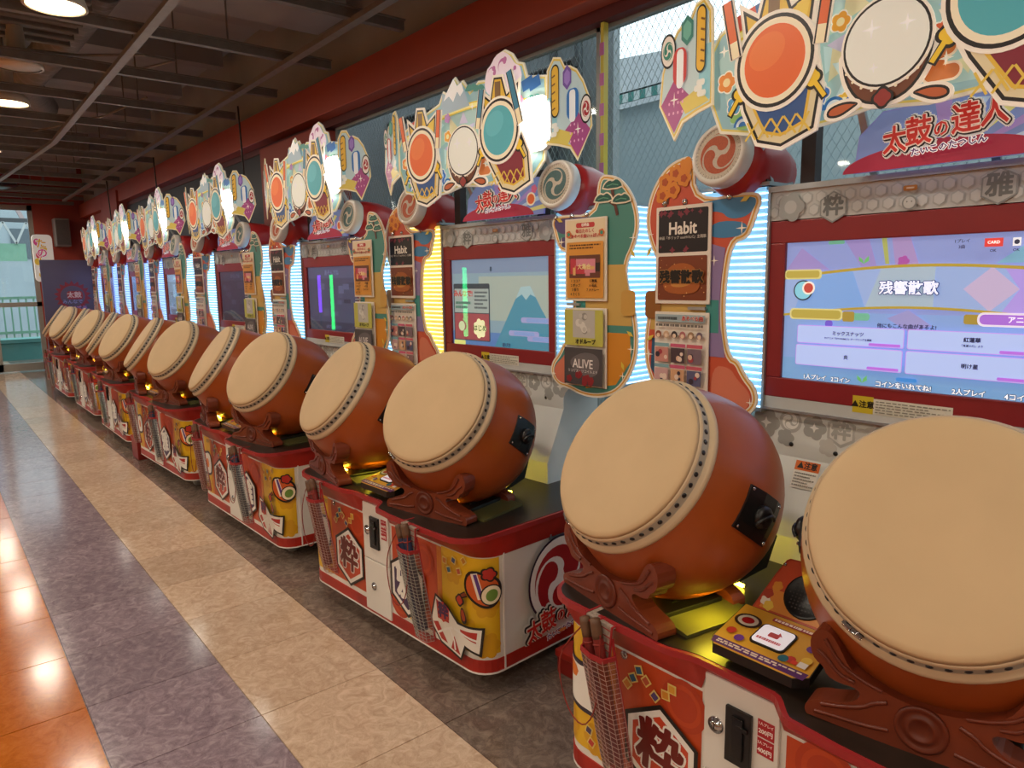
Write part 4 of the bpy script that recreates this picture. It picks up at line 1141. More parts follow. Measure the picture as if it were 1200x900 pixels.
def drum_cutout(mark, cx, cz, r, face, bodyc, sash, tilt, y, tip, glow):
    """printed cut-out of a plain drum seen from its skin side, pointed cloth below"""
    m = MB()
    K = '#17120f'
    W, H = r * .97, r * 1.02
    tx, tz = tip
    # silhouettes: skin ellipse, barrel behind, pointed skirt
    bx, bz = cx + (tx - cx) * .55, cz + (tz - cz) * .55
    skirt = [(cx - W * 1.02, cz - H * .15), (bx - W * .95, bz + H * .1), (tx - r * .62, tz + r * .18), (tx, tz), (tx + r * .80, tz + r * .30), (bx + W * 1.05, bz + H * .28), (cx + W * 1.02, cz - H * .1)]
    spikes = [(cx - W * .8, cz + H * .5), (cx - W * .95, cz + H * 1.35), (cx - W * .5, cz + H * 1.05), (cx - W * .3, cz + H * 1.75), (cx + W * .12, cz + H * 1.7), (cx + W * .35, cz + H * 1.1), (cx + W * .95, cz + H * 1.4), (cx + W * .85, cz + H * .5)]
    m.prism(grow(spikes, .010), y + .004, y + .010, C('#efe6d6', glow)); m.prism(grow(skirt, .010), y, y + .008, C('#efe6d6', glow)); m.prism(circ(cx, cz, W + .012, 36, H + .012), y - .006, y + .006, C('#efe6d6', glow))
    a = Art(m, FRONT(y + .004), emit=glow); a.poly(spikes, c=K); a.poly(grow(spikes, -.008), c='#d8b23a')
    a.poly([(cx - W * .25, cz + H * .6), (cx - W * .25, cz + H * 1.6), (cx + W * .05, cz + H * 1.58), (cx + W * .05, cz + H * .6)], c='#7a5a34')
    a.poly([(cx + W * .3, cz + H * .6), (cx + W * .5, cz + H * 1.12), (cx + W * .85, cz + H * 1.25), (cx + W * .7, cz + H * .6)], c='#c9483a' if face[1] == 'd' else '#e0c24a')
    a = Art(m, FRONT(y), emit=glow)
    a.poly(skirt, c=K); a.poly(grow(skirt, -.008), c=sash)
    a.poly(grow(skirt, -.026), c='#d9b23a'); a.poly(grow(skirt, -.034), c=bodyc)
    for dx in (-.52, .55):      # tasselled side knots
        kx, kz = cx + dx * W * 1.75, cz - H * .55
        a.poly(flower(kx, kz, r * .27, 4, 28), stroke([(kx, kz), (kx + dx * .07, kz - r * .5)], r * .17), c=K); a.poly(flower(kx, kz, r * .20, 4, 28), stroke([(kx, kz), (kx + dx * .07, kz - r * .46)], r * .10), c='#e6c02c')
    for k in range(-2, 3):
        a.poly(stroke([(bx + k * W * .33 - .018, bz - H * .20), (bx + k * W * .36 + .016, bz - H * .62)], .006), c='#d8b84a', up=False)
        a.poly(stroke([(bx + k * W * .33 + .018, bz - H * .20), (bx + k * W * .36 - .016, bz - H * .62)], .006), c='#d8b84a', up=False)
    a.up()
    a = Art(m, FRONT(y - .006), emit=glow)
    a.poly(circ(cx, cz, W + .002, 40, H + .002), c=K); a.poly(circ(cx, cz, W - .008, 40, H - .008), c='#efe3c4'); a.poly(circ(cx, cz, W * .80, 40, H * .80), c=face)
    a.poly(circ(cx - W * .2, cz + H * .25, W * .5, 30, H * .38, rot=.5), c={'#e0662a': '#e67735', '#4fa9b4': '#5cb4be', '#e6e9df': '#eef0e8'}[face])
    return m
def stick(m, x0, z0, x1, z1, w, c, y, glow):
    K = '#17120f'
    m.prism(stroke([(x0, z0), (x1, z1)], w + .016), y, y + .006, C('#efe6d6', glow))
    a = Art(m, FRONT(y), emit=glow); a.poly(stroke([(x0, z0), (x1, z1)], w + .010), c=K); a.poly(stroke([(x0, z0), (x1, z1)], w), c=c)
    t = .28; a.poly(stroke([(x0, z0), (x0 + (x1 - x0) * t, z0 + (z1 - z0) * t)], w), c='#efe0b8')

def build_marquee(root):
    G = .22
    y = .19
    out = [(-.49, 1.98), (-.54, 2.10), (-.545, 2.20), (-.50, 2.27), (-.42, 2.31), (-.30, 2.335), (-.20, 2.36), (-.165, 2.41), (-.14, 2.395), (-.075, 2.455), (-.045, 2.42), (-.02, 2.43), (.03, 2.375), (.085, 2.405), (.13, 2.40)] + \
          [(.145, 2.44), (.18, 2.455), (.205, 2.485), (.26, 2.495), (.305, 2.47), (.335, 2.43), (.37, 2.42), (.39, 2.365), (.50, 2.345), (.505, 2.25), (.50, 2.12), (.485, 2.02), (.42, 1.96), (.34, 1.955), (.25, 1.965), (.1, 1.955), (-.04, 1.97), (-.15, 1.95), (-.30, 1.94)]
    m = MB(); m.prism(out, y, y + .008, C('#ded8c4', G)); mq = m.build('marquee', root)
    m = MB(); a = Art(m, FRONT(y), emit=G)
    a.poly(grow(out, -.008), c='#d9c766'); a.poly(grow(out, -.014), c='#8fb6bd')
    holo = ['#a9cfd4', '#b8d6c4', '#c9c3dc', '#d8d3a8', '#9fc3dd', '#c4dfe0']
    rr = random.Random(12)
    band = [(-.50, 2.19), (-.42, 2.26), (-.20, 2.31), (.10, 2.33), (.49, 2.30), (.49, 2.10), (.40, 1.99), (-.45, 2.0)]
    a.poly(band, c='#a8c8c6')
    for i in range(60):
        x = rr.uniform(-.44, .45); z = rr.uniform(2.02, 2.27); q = rr.uniform(.02, .05); t = rr.uniform(0, 6)
        a.poly([(x + q * cos(t), z + q * sin(t)), (x + q * cos(t + 2.2), z + q * sin(t + 2.2)), (x + q * cos(t + 4.1), z + q * sin(t + 4.1))], c=holo[i % 6], up=i % 6 == 5)
    a.up()
    arch = [(-.46 + .95 * i / 20, 2.235 + .075 * sin(pi * i / 20)) for i in range(21)]
    a.poly(stroke(arch, .030), c='#d8c33c'); a.poly(stroke(arch, .016), c='#f0e69a')
    for x, z in ((-.40, 2.285), (-.34, 2.30), (.44, 2.325), (.40, 2.33)): a.poly(diamond(x, z, .032, .022, .25), c='#2f63a0' if x != -.40 else '#cf5a4a')
    a.poly([(-.17, 2.30), (-.16, 2.40), (-.135, 2.385), (-.075, 2.447), (-.05, 2.412), (-.02, 2.422), (.035, 2.31)], c='#9db3c0')
    a.poly([(-.15, 2.36), (-.135, 2.385), (-.075, 2.443), (-.05, 2.408), (-.02, 2.418), (-.005, 2.38), (-.03, 2.36), (-.05, 2.385), (-.08, 2.345), (-.11, 2.375)], c='#eef1f0')
    for x, z, q in ((.05, 2.37, .045), (.10, 2.36, .04), (.44, 2.25, .05), (-.34, 2.22, .045)): a.poly(*pine(x, z, q), c='#3a8478' if x > 0 else '#7fae4c', up=False)
    a.up()
    a.poly(smooth([(.135, 2.35), (.15, 2.43), (.185, 2.45), (.21, 2.478), (.26, 2.486), (.30, 2.462), (.33, 2.42), (.36, 2.41), (.375, 2.35), (.32, 2.32), (.2, 2.31)], 2), c='#e6d8e4')
    for x, z, q, t in ((.19, 2.41, .03, 0), (.26, 2.43, .034, 1), (.32, 2.385, .026, 2), (.24, 2.36, .026, 3)):
        a.poly(*[tomoe(x, z, q, t, 10)], circ(x + .01, z + .02, q * .35, 12), c='#b06a9c')
    for P in cloud(.12, 2.02, .055, -1): a.poly(grow(P, .006), c='#f0dcc0', up=False)
    a.up()
    for P in cloud(.12, 2.02, .055, -1): a.poly(P, c='#c8743a', up=False)
    a.up()
    for P in cloud(-.40, 1.99, .045, -1): a.poly(P, c='#8dbb6a', up=False)
    a.up()
    for x, z in ((.36, 2.27), (-.12, 2.28), (.14, 2.24), (-.30, 2.27)): a.poly(flower(x, z, .022), c=['#b07ab8', '#d88aa8'][x > 0], up=False)
    a.up()
    K = '#1d1a1c'
    for x, z, q, c1_, c2_ in ((-.46, 2.12, .03, '#e08a3a', '#f0d9a0'), (-.43, 2.05, .026, '#5aa0c8', '#d8ecf0'), (-.12, 2.20, .026, '#e6a53a', '#f4e6b0'), (.13, 2.11, .03, '#d0603a', '#f0c8a0'), (.15, 2.19, .022, '#6a8ac8', '#d0dcf0'), (.40, 2.20, .03, '#3a9a8a', '#c8ece0'), (.46, 2.14, .024, '#c85a8a', '#f0d0e0'), (-.17, 2.03, .03, '#4a7ac0', '#c8dcf4'), (-.10, 2.00, .022, '#e0b83a', '#f6ecc0'), (.40, 2.02, .028, '#8a6ac0', '#dccff0'), (-.38, 2.24, .022, '#c84a5a', '#f0c8c8')):
        a.poly(flower(x, z, q * 1.15), c='#f4eee0', up=False); a.poly(flower(x, z, q), c=c1_, up=False); a.poly(circ(x, z, q * .42, 14), c=c2_, up=False)
    a.up()
    for x, z in ((-.22, 2.285), (.06, 2.30), (.30, 2.315), (-.47, 2.21), (.47, 2.22), (.14, 2.05)): a.poly(star4(x, z, .018, .25), c='#fffbe8', up=False)
    a.up()
    for i in range(7):        # fish-scale waves along the lower edge
        for r_ in (.030, .022, .013): a.poly(circ(-.40 + i * .055, 1.985 - .0 * i, r_, 14, a0=0, a1=pi), c={.030: '#2f6fb0', .022: '#d6e8f0', .013: '#2f6fb0'}[r_], up=False)
    a.up()
    m.build('back_print', mq)
    # plain drums of the sign face: orange skin, pale skin, blue skin
    yf = .15
    m = drum_cutout('o', -.288, 2.137, .118, '#e0662a', '#2d4f86', '#d8c9a0', 0, yf, (-.262, 1.905), G)
    stick(m, -.405, 2.17, -.44, 2.33, .024, '#d9642c', yf - .012, G); stick(m, -.155, 2.15, -.135, 2.315, .024, '#d9642c', yf - .012, G)
    for s_ in (-1, 1): pass
    m.build('drum_cutout', mq)
    m = drum_cutout('b', .262, 2.165, .122, '#4fa9b4', '#7d1f30', '#d8c9a0', 0, yf, (.345, 1.905), G)
    stick(m, .135, 2.19, .165, 2.345, .024, '#3f7f9a', yf - .012, G); stick(m, .40, 2.17, .335, 2.385, .024, '#3f7f9a', yf - .012, G)
    m.build('drum_cutout', mq)
    m = MB(); K = '#17120f'
    body = smooth([(-.105, 2.13), (-.10, 2.05), (-.06, 1.985), (.0, 1.968), (.07, 1.985), (.115, 2.06), (.118, 2.14)], 2, closed=True)
    m.prism(grow(body, .01), yf + .012, yf + .018, C('#efe6d6', G)); m.prism(circ(.006, 2.118, .112, 36, .112), yf + .008, yf + .014, C('#efe6d6', G))
    a = Art(m, FRONT(yf + .012), emit=G); a.poly(body, c=K); a.poly(grow(body, -.007), c='#6b3a22')
    for sx_ in (-1, 1):
        tas = smooth([(.01 + sx_ * .06, 1.985), (.01 + sx_ * .10, 1.995), (.01 + sx_ * .145, 1.985), (.01 + sx_ * .15, 1.96), (.01 + sx_ * .115, 1.955), (.01 + sx_ * .08, 1.972)], 2)
        m.prism(grow(tas, .008), yf + .010, yf + .016, C('#efe6d6', G))
        a2 = Art(m, FRONT(yf + .010), emit=G); a2.poly(tas, c=K); a2.poly(grow(tas, -.006), c='#b5582c')
    a = Art(m, FRONT(yf + .008), emit=G); a.poly(circ(.006, 2.118, .106, 36), c=K); a.poly(circ(.006, 2.118, .1, 36), c='#e6e9df')
    for i in range(9): a.poly(circ(.006 + .108 * cos(pi + .5 + i * .27), 2.112 + .108 * sin(pi + .5 + i * .27), .004, 8), c='#e8ddc0', up=False)
    a.up(); a.poly(star4(-.03, 2.155, .024), star4(.055, 2.15, .020), star4(-.02, 2.06, .012), c='#ffffff')
    a.poly(flower(.006, 1.985, .028, 4, 28), c=K); a.poly(flower(.006, 1.985, .021, 4, 28), c='#8d2a24')
    m.build('pale_drum_cutout', mq)
    # title plate below
    yl = .27
    m = MB(); plate = [(-.11, 1.822), (.40, 1.822), (.41, 1.97), (.30, 1.985), (-.04, 1.975), (-.10, 1.92)]
    m.prism(plate, yl, yl + .008, C('#7f86c8', G)); a = Art(m, FRONT(yl), emit=G)
    a.poly(grow(plate, -.004), c='#7c92cc')
    for i in range(6):
        t0 = .15 + i * .28; a.poly([(.12, 1.80 + .022), (.12 + .30 * cos(t0), 1.822 + .15 * sin(t0)), (.12 + .30 * cos(t0 + .13), 1.822 + .15 * sin(t0 + .13))], c=['#d9d68a', '#b8cfe6', '#a88fd0'][i % 3], up=False)
    a.up(); a.poly([(-.11, 1.823)] + [(.10 + .24 * cos(pi - pi * i / 24), 1.823 + .062 * sin(pi * i / 24)) for i in range(25)], c='#a3203f')
    logo_text(a, .115, 1.905, .072, sx=.84, rot=.10)
    a.poly(circ(.345, 1.885, .028), c='#efe3c4'); a.poly(circ(.345, 1.885, .021), c='#e0662a'); a.poly(flower(.365, 1.925, .018), c='#d86a8a')
    m.build('title_plate', mq)
    # side cut-outs, turned a little outwards
    for s in (-1, 1):
        m = MB(); ys = .13
        P = [(.515, 2.07), (.52, 2.20), (.53, 2.345), (.575, 2.385), (.63, 2.375), (.66, 2.34), (.70, 2.335), (.75, 2.315), (.80, 2.27), (.85, 2.20), (.868, 2.10), (.80, 2.03), (.757, 1.985), (.70, 2.035), (.61, 2.055)]
        if s < 0: P = [(x * .82 - .0, z - .01) for x, z in P]
        f = lambda L: [(s * x, z) for x, z in L]
        def bent(u, v, w):
            if u > 0: t = (u - .515) / .353 * .19; an = R(54); x = .515 + t * cos(an)
            else: t = (-u - .422) / .29 * .31; an = R(20); x = -.50 - t * cos(an)
            y_ = .165 + t * sin(an)
            return (x + w * sin(an) * (1 if u > 0 else -1), y_ - w * cos(an), 1.55 + (v - 1.55) * (y_ + 1.75) / 1.9)
        m.prism(f(P), -.006, 0, C('#e9dcb8', G), fn=bent); a = Art(m, bent, emit=G)
        k = 1 if s > 0 else .82
        a.poly(f(grow(P, -.007)), c='#d9bb4e'); a.poly(f(grow(P, -.014)), c='#bcd0cf')
        a.poly(f([(.53 * k, 2.08), (.53 * k, 2.24), (.60 * k, 2.24), (.60 * k, 2.08)]), c='#8fc4cc'); a.poly(f([(.65 * k, 2.10), (.755 * k, 2.0), (.85 * k, 2.09), (.76 * k, 2.16)]), c='#a5487f')
        a.poly(f([(.535 * k, 2.075), (.68 * k, 2.05), (.72 * k, 2.09), (.60 * k, 2.12)]), c='#d8c25a')
        for i in range(10): a.poly(f(circ((.70 + .03 * (i % 4)) * k, 2.06 + .03 * (i // 4), .005, 8)), c='#e0a8c4', up=False)
        a.up(); a.poly(f(star4(.755 * k, 2.10, .025)), c='#f6efe2')
        hx = hexa(.675 * k, 2.295, .045, sx=.8); a.poly(f(hx), c='#6f4f9a' if s > 0 else '#3f7f72'); a.poly(f(hexa(.675 * k, 2.295, .03, sx=.8)), c='#9a7ac0' if s > 0 else '#6fae9a')
        # hand drum with a three-comma mark
        dx, dz = (.815 * k, 2.165) if s > 0 else (.80 * k, 2.25)
        a.poly(f(circ(dx, dz, .044, 24, .052)), c='#17120f'); a.poly(f(circ(dx, dz, .037, 24, .045)), c='#e8ddd0'); 
        a.poly(*[f(tomoe(dx, dz, .03, i * 2.094)) for i in range(3)], c='#a82a30' if s > 0 else '#2f7f6a')
        a.poly(f(rrect(.555 * k, .615 * k, 2.16, 2.355, .028)), c='#17120f'); a.poly(f(rrect(.561 * k, .609 * k, 2.166, 2.349, .024)), c='#e0b13a')
        for i in range(5): a.poly(f(stroke([(.562 * k, 2.19 + i * .03), (.585 * k, 2.196 + i * .03)], .006)), c='#7a4a1c', up=False)
        a.up(); a.poly(f(rrect(.67 * k, .76 * k, 2.14, 2.25, .03)), c='#2f6fb0' if s > 0 else '#c23f3a'); a.poly(f(rrect(.69 * k, .735 * k, 2.13, 2.245, .015)), c='#eef0ee')
        for P_ in cloud(.58 * k, 2.10, .032, 1): a.poly(f(P_), c='#e4e2d4', up=False)
        a.up()
        m.build('side_cutout', mq)
    # bright round-cornered lamp set into the right half of the sign
    m = MB(); m.prism(rrect(.375, .525, 2.065, 2.265, .05), .160, .188, mat('sign_lamp_glow', '#fffdf4', .3, emit=14)); m.build('sign_lamp', mq)
    m = MB(); m.prism(rrect(.368, .532, 2.058, 2.272, .056), .175, .2, mat('lamp_ring_white', '#e6e4de', .4, noise=.05)); m.build('lamp_ring', mq)
    # struts from the monitor to the sign
    m = MB()
    for x in (-.42, -.1, .2, .45): m.bar((x, .38, 1.82), (x, .205, 2.10), .02, .012, SILVER)
    m.build('sign_strut', mq)

def build_speakers(root):
    for s, meshc in ((-1, '#b5532c'), (1, '#4a6b6c')):
        m = MB(); tilt = R(10); Ms = Matrix.Translation((s * .513, .215, 1.928)) @ Matrix.Rotation(pi / 2 - tilt, 4, 'X') @ Matrix.Rotation(pi, 4, 'X') @ Matrix.Identity(4)
        # local +z of the lathe now points backwards (+y), slightly up
        prof = [(.094, .052), (.108, .10), (.115, .17), (.110, .24), (.096, .31), (.0, .312)]
        m.lathe(prof, 32, mat('speaker_red', '#b02a2c', .3, noise=.08, scale=8), M=Ms); sp = m.build('round_speaker', root)
        m = MB(); m.lathe([(.080, .004), (.082, .0), (.094, .0), (.099, .012), (.100, .045), (.094, .055), (.08, .056)], 32, mat('speaker_white', '#d9d6cf', .3, noise=.05), M=Ms, caps=False); m.build('ring', sp)
        m = MB()
        fn = lambda u, v, o: tuple(Ms @ Vector((u, -v, .004 - o)))
        m.add([fn(u, v, 0) for u, v in circ(0, 0, .082, 32)], [tuple(range(32))], mat('speaker_mesh_pale', '#c9bfae', .6, noise=.2, scale=200))
        a = Art(m, fn); a.poly(*[tomoe(0, 0, .068, 1.2 + i * 2.094) for i in range(3)], c=mat('speaker_mesh_' + meshc, meshc, .6, noise=.25, scale=200))
        m.build('mesh_cover', sp)
        m = MB(); rr = []
        for i in range(40):
            t = 2 * pi * i / 40
            for q in (.073, .078): m.add([fn(q * cos(t + d) , q * sin(t + d), .0025) for d in (-.012, .012)] + [fn((q + .0022) * cos(t + d), (q + .0022) * sin(t + d), .0025) for d in (.012, -.012)], [(0, 1, 2, 3)], BLACK)
        m.build('mesh_hole', sp, kind='stuff')

def screen_mesh(k):
    """flat lit picture of the monitor"""
    E = .62
    m = MB(); x0, x1, z0, z1 = -.347, .349, 1.225, 1.648
    m.box(x0, x1, .3585, .366, z0, z1, BLACK)
    a = Art(m, FRONT(.3585), emit=E, step=.00025, start=.0003)
    X = lambda t: x0 + (x1 - x0) * t
    Z = lambda t: z0 + (z1 - z0) * t
    if k == 0:
        def leaf(x, z, q, c_): a.poly([(x, z), (x - q, z + q * .6), (x - q * 1.1, z + q * 1.5), (x - q * .3, z + q * .9)], [(x, z), (x + q, z + q * .6), (x + q * .9, z + q * 1.6), (x + q * .2, z + q * .9)], c=c_)
        a.poly(rect(X(0), X(1), Z(0), Z(1)), c='#98a6e2'); a.poly(rect(X(0), X(1), Z(.0), Z(.50)), c='#92b2ea'); a.poly(rect(X(0), X(1), Z(.0), Z(.16)), c='#84b2e4')
        a.poly([(X(.0), Z(.80)), (X(.07), Z(.96)), (X(.20), Z(.80))], [(X(.26), Z(1)), (X(.36), Z(1)), (X(.40), Z(.80)), (X(.34), Z(.80))], [(X(.93), Z(.86)), (X(1), Z(.97)), (X(1), Z(.8))], c='#a795d6')
        a.poly([(X(.41), Z(1)), (X(.43), Z(1)), (X(.445), Z(.83)), (X(.43), Z(.83))], c='#b9bd6a'); a.poly([(X(.45), Z(1)), (X(.52), Z(1)), (X(.56), Z(.81)), (X(.47), Z(.81))], c='#b39ad2')
        a.poly(rrect(X(.19), X(.26), Z(.975), Z(1), .008), rrect(X(.30), X(.38), Z(.45), Z(.50), .008), c='#7cc7a4'); a.poly([(X(.82), Z(.82)), (X(.90), Z(.92)), (X(.98), Z(.82))], c='#86bcd8')
        a.poly([(X(.45), Z(.47)), (X(.53), Z(.53)), (X(.62), Z(.43)), (X(.54), Z(.38))], c='#a9a4dc')
        leaf(X(.345), Z(.835), .014, '#79c878'); leaf(X(.365), Z(.02), .014, '#79c878'); a.poly(flower(X(.50), Z(.845), .016), c='#b95ab2'); a.poly(circ(X(.21), Z(.42), .012, 16), c='#7a62d8'); a.poly(rrect(X(.50), X(.58), Z(.055), Z(.08), .005), c='#4a9ae6')
        top = [(X(t), Z(.745 + .072 * sin(pi * min(1, t / 1.15)))) for t in [q / 20 for q in range(21)]]
        bot = [(X(t), Z(.475 + .070 * sin(pi * min(1, t / 1.10)))) for t in [q / 20 for q in range(21)]]
        a.poly(top + bot[::-1], c='#a5bdf0')
        a.poly([(X(.05), Z(.51)), (X(.10), Z(.755)), (X(.30), Z(.795)), (X(.36), Z(.54))], c='#8ab4f2'); a.poly([(X(.36), Z(.54)), (X(.42), Z(.815)), (X(.62), Z(.815)), (X(.62), Z(.545))], c='#b4c8dc')
        a.poly([(X(.72), Z(.665)), (X(.81), Z(.80)), (X(.90), Z(.665)), (X(.81), Z(.53))], c='#c2b2d6'); a.poly([(X(.90), Z(.665)), (X(.85), Z(.79)), (X(1), Z(.775)), (X(1), Z(.50)), (X(.85), Z(.53))], c='#b09aea')
        a.poly(stroke(top, .008), stroke(bot, .007), c='#b59c3c')
        a.poly(rrect(X(-.0), X(.17), Z(.735), Z(.805), .010), rrect(X(.03), X(.27), Z(.445), Z(.525), .012), rrect(X(.93), X(1.), Z(.735), Z(.81), .010), c='#d9cf8a'); a.poly(rrect(X(.005), X(.16), Z(.745), Z(.795), .008), rrect(X(.038), X(.262), Z(.455), Z(.515), .010), rrect(X(.935), X(1.), Z(.745), Z(.80), .008), c='#b9a84e')
        a.poly(rrect(X(.27), X(.32), Z(.44), Z(.51), .006), rrect(X(.73), X(.80), Z(.45), Z(.51), .006), c='#a8903f')
        a.poly(rrect(X(.775), X(1.), Z(.44), Z(.525), .015), c='#efe6f6'); a.poly(rrect(X(.782), X(1.), Z(.452), Z(.513), .012), c='#ad72de'); a.text('アニメ', X(.91), Z(.482), .018, '#ffffff', .015)
        a.poly(circ(X(.09), Z(.655), .031), c='#24303a'); a.poly(circ(X(.09), Z(.655), .027), c='#7fc3da'); a.poly(circ(X(.115), Z(.672), .020), c='#efe6d6'); a.poly(circ(X(.115), Z(.672), .015), c='#b5483f')
        a.otext('残響散歌', X(.527), Z(.667), .0385, '#e4ebff', '#22286a', .055, .03)
        a.text('他にもこんな曲があるよ!', X(.53), Z(.42), .0138, '#20224c', .03)
        for (a0, a1, b0, b1, t, sub) in ((.075, .527, .275, .405, 'ミックスナッツ', 'TVアニメ『SPY×FAMILY』オープニング主題歌'), (.54, .995, .275, .405, '紅蓮華', '「鬼滅の刃」より'), (.075, .527, .115, .265, '炎', ''), (.54, .995, .115, .265, '明け星', '')):
            a.poly(rrect(X(a0), X(a1), Z(b0), Z(b1), .006), c='#c08fd8'); a.poly(rrect(X(a0) + .0016, X(a1) - .0016, Z(b0) + .0016, Z(b1) - .0016, .005), c='#a9bdf0')
            a.text(t, X((a0 + a1) / 2), Z(b0 + (.078 if sub else .075)), .0135, '#23264a', .035)
            if sub: a.text(sub, X((a0 + a1) / 2), Z(b0 + .043), .0068, '#23264a', .02)
            a.poly(rrect(X(a1) - .095, X(a1) - .008, Z(b0) + .003, Z(b0) + .011, .003), c='#b06cd6')
        for t, x, z, h in (('1人プレイ', .171, .03, .0165), ('2コイン', .287, .03, .0165), ('コインをいれてね!', .539, .03, .018), ('2人プレイ', .775, .03, .0175), ('4コイン', .935, .03, .0175)): a.otext(t, X(x), Z(z), h, '#f2f6ff', '#1a2148', .075, .02)
        a.text('1プレイ', X(.717), Z(.955), .0105, '#2a2a55', .02, up=False); a.text('3曲', X(.717), Z(.920), .0105, '#2a2a55', .02)
        a.poly(rect(X(.79), X(.848), Z(.915), Z(.965)), c='#d0403c'); a.text('CARD', X(.819), Z(.94), .010, '#ffe8e4', .03); a.text('OK', X(.819), Z(.892), .0095, '#2a2a55', .02); a.text('OK', X(.89), Z(.892), .0095, '#2a2a55', .02)
        a.poly(rect(X(.878), X(.903), Z(.915), Z(.962)), c='#e6e8f0'); a.poly(circ(X(.8905), Z(.938), .006, 12), c='#33364a')
    elif k == 1:
        a.poly(rect(X(0), X(1), Z(0), Z(1)), c='#8fa9b8'); a.poly(rect(X(0), X(1), Z(.84), Z(1)), c='#8496b4'); a.poly(rect(X(.3), X(1), Z(.3), Z(.8)), c='#aab6ae'); a.poly(rect(X(0), X(1), Z(.0), Z(.16)), c='#5f86c0')
        a.poly([(X(.46), Z(.0)), (X(.60), Z(.35)), (X(.73), Z(.68)), (X(.82), Z(.69)), (X(.92), Z(.45)), (X(1), Z(.28)), (X(1), Z(0))], c='#4f93ad')
        a.poly([(X(.68), Z(.55)), (X(.73), Z(.68)), (X(.82), Z(.69)), (X(.87), Z(.57)), (X(.82), Z(.6)), (X(.78), Z(.54)), (X(.74), Z(.6))], c='#a9c6cc')
        for x, z in ((.86, .32), (.74, .17), (.92, .12)): a.poly(rrect(X(x - .13), X(x + .16), Z(z - .03), Z(z + .03), .012), c='#a8a6d6'); a.poly(rrect(X(x - .08), X(x + .12), Z(z - .022), Z(z + .022), .01), c='#8fa6da')
        a.poly(rrect(X(.02), X(.42), Z(.05), Z(.72), .008), c='#3a4652'); a.poly(rrect(X(.03), X(.41), Z(.38), Z(.66), .004), c='#a9b4b0'); a.poly(rect(X(.03), X(.41), Z(.06), Z(.37)), c='#a9515a')
        a.text('みんなで!', X(.13), Z(.6), .035, '#c23a3a', .04); a.lines(X(.26), X(.40), Z(.42), Z(.64), 5, '#4a5358', .5, 6); a.lines(X(.05), X(.22), Z(.42), Z(.52), 2, '#3f6a5a', .6, 7)
        a.poly(flower(X(.32), Z(.2), .05, 7, 49), c='#dfe0b0'); a.text('はじめ', X(.32), Z(.2), .035, '#5a6a3a', .03)
        a.poly(circ(X(.12), Z(.22), .025), c='#b8c4a0'); a.text('8', X(.45), Z(.88), .03, '#2a3a4a', .03)
        a.poly(rrect(X(.03), X(.16), Z(.0), Z(.05), .004), c='#c9d07a'); a.text('遊び方', X(.6), Z(.03), .02, '#2a3a5a', .03)
    else:
        base = {2: '#4f5570', 3: '#3a4256', 4: '#8fb0da', 5: '#86a6e0', 6: '#8c9cf0'}[k]
        a.poly(rect(X(0), X(1), Z(0), Z(1)), c=base)
        rr = random.Random(k)
        def mixc(h, f): return '#%02x%02x%02x' % tuple(max(0, min(255, int(int(h[i:i + 2], 16) * f))) for i in (1, 3, 5))
        a.poly(rect(X(0), X(1), Z(.82), Z(1)), c=mixc(base, 1.15)); a.poly(rect(X(0), X(1), Z(0), Z(.14)), c=mixc(base, .8))
        for i in range(14):
            x = rr.uniform(.05, .8); z = rr.uniform(.15, .7); w = rr.uniform(.06, .18); h = rr.uniform(.04, .12)
            a.poly(rect(X(x), X(x + w), Z(z), Z(z + h)), c=mixc(base, rr.uniform(.75, 1.3)), up=i % 4 == 3)
        a.up(); a.text('あそんでね', X(.5), Z(.9), .04, mixc(base, 1.5), .03); a.text('1人プレイ 2コイン', X(.5), Z(.06), .026, mixc(base, 1.5), .02)
    return m

# ------------------------------------------------------------------ drum on its cradle
TA = R(35)
DC = Vector((0, -.334, .433))            # centre of the skin, relative to the counter
def drum_frame():
    Zt = Vector((0, cos(TA), -sin(TA))); Xv = Vector((1, 0, 0)); Yv = Zt.cross(Xv)
    return Matrix(((Xv.x, Yv.x, Zt.x, DC.x), (Xv.y, Yv.y, Zt.y, DC.y), (Xv.z, Yv.z, Zt.z, DC.z), (0, 0, 0, 1)))
def body_r(t): 
    pts = [(.05, .250), (.10, .270), (.16, .290), (.22, .303), (.27, .303), (.32, .289), (.37, .261), (.42, .224), (.46, .192), (.50, .155)]
    for (a, ra), (b, rb) in zip(pts, pts[1:]):
        if t <= b: return ra + (rb - ra) * (t - a) / (b - a)
    return pts[-1][1]
def under_drum_lamp(root):
    l = bpy.data.lights.new('under_drum_lamp', 'AREA'); l.size = .09; l.energy = .9; l.color = (1, .80, .05)
    o = bpy.data.objects.new('under_drum_lamp', l); COL.objects.link(o); o.parent = root; o.location = (.195, -.20, .085)
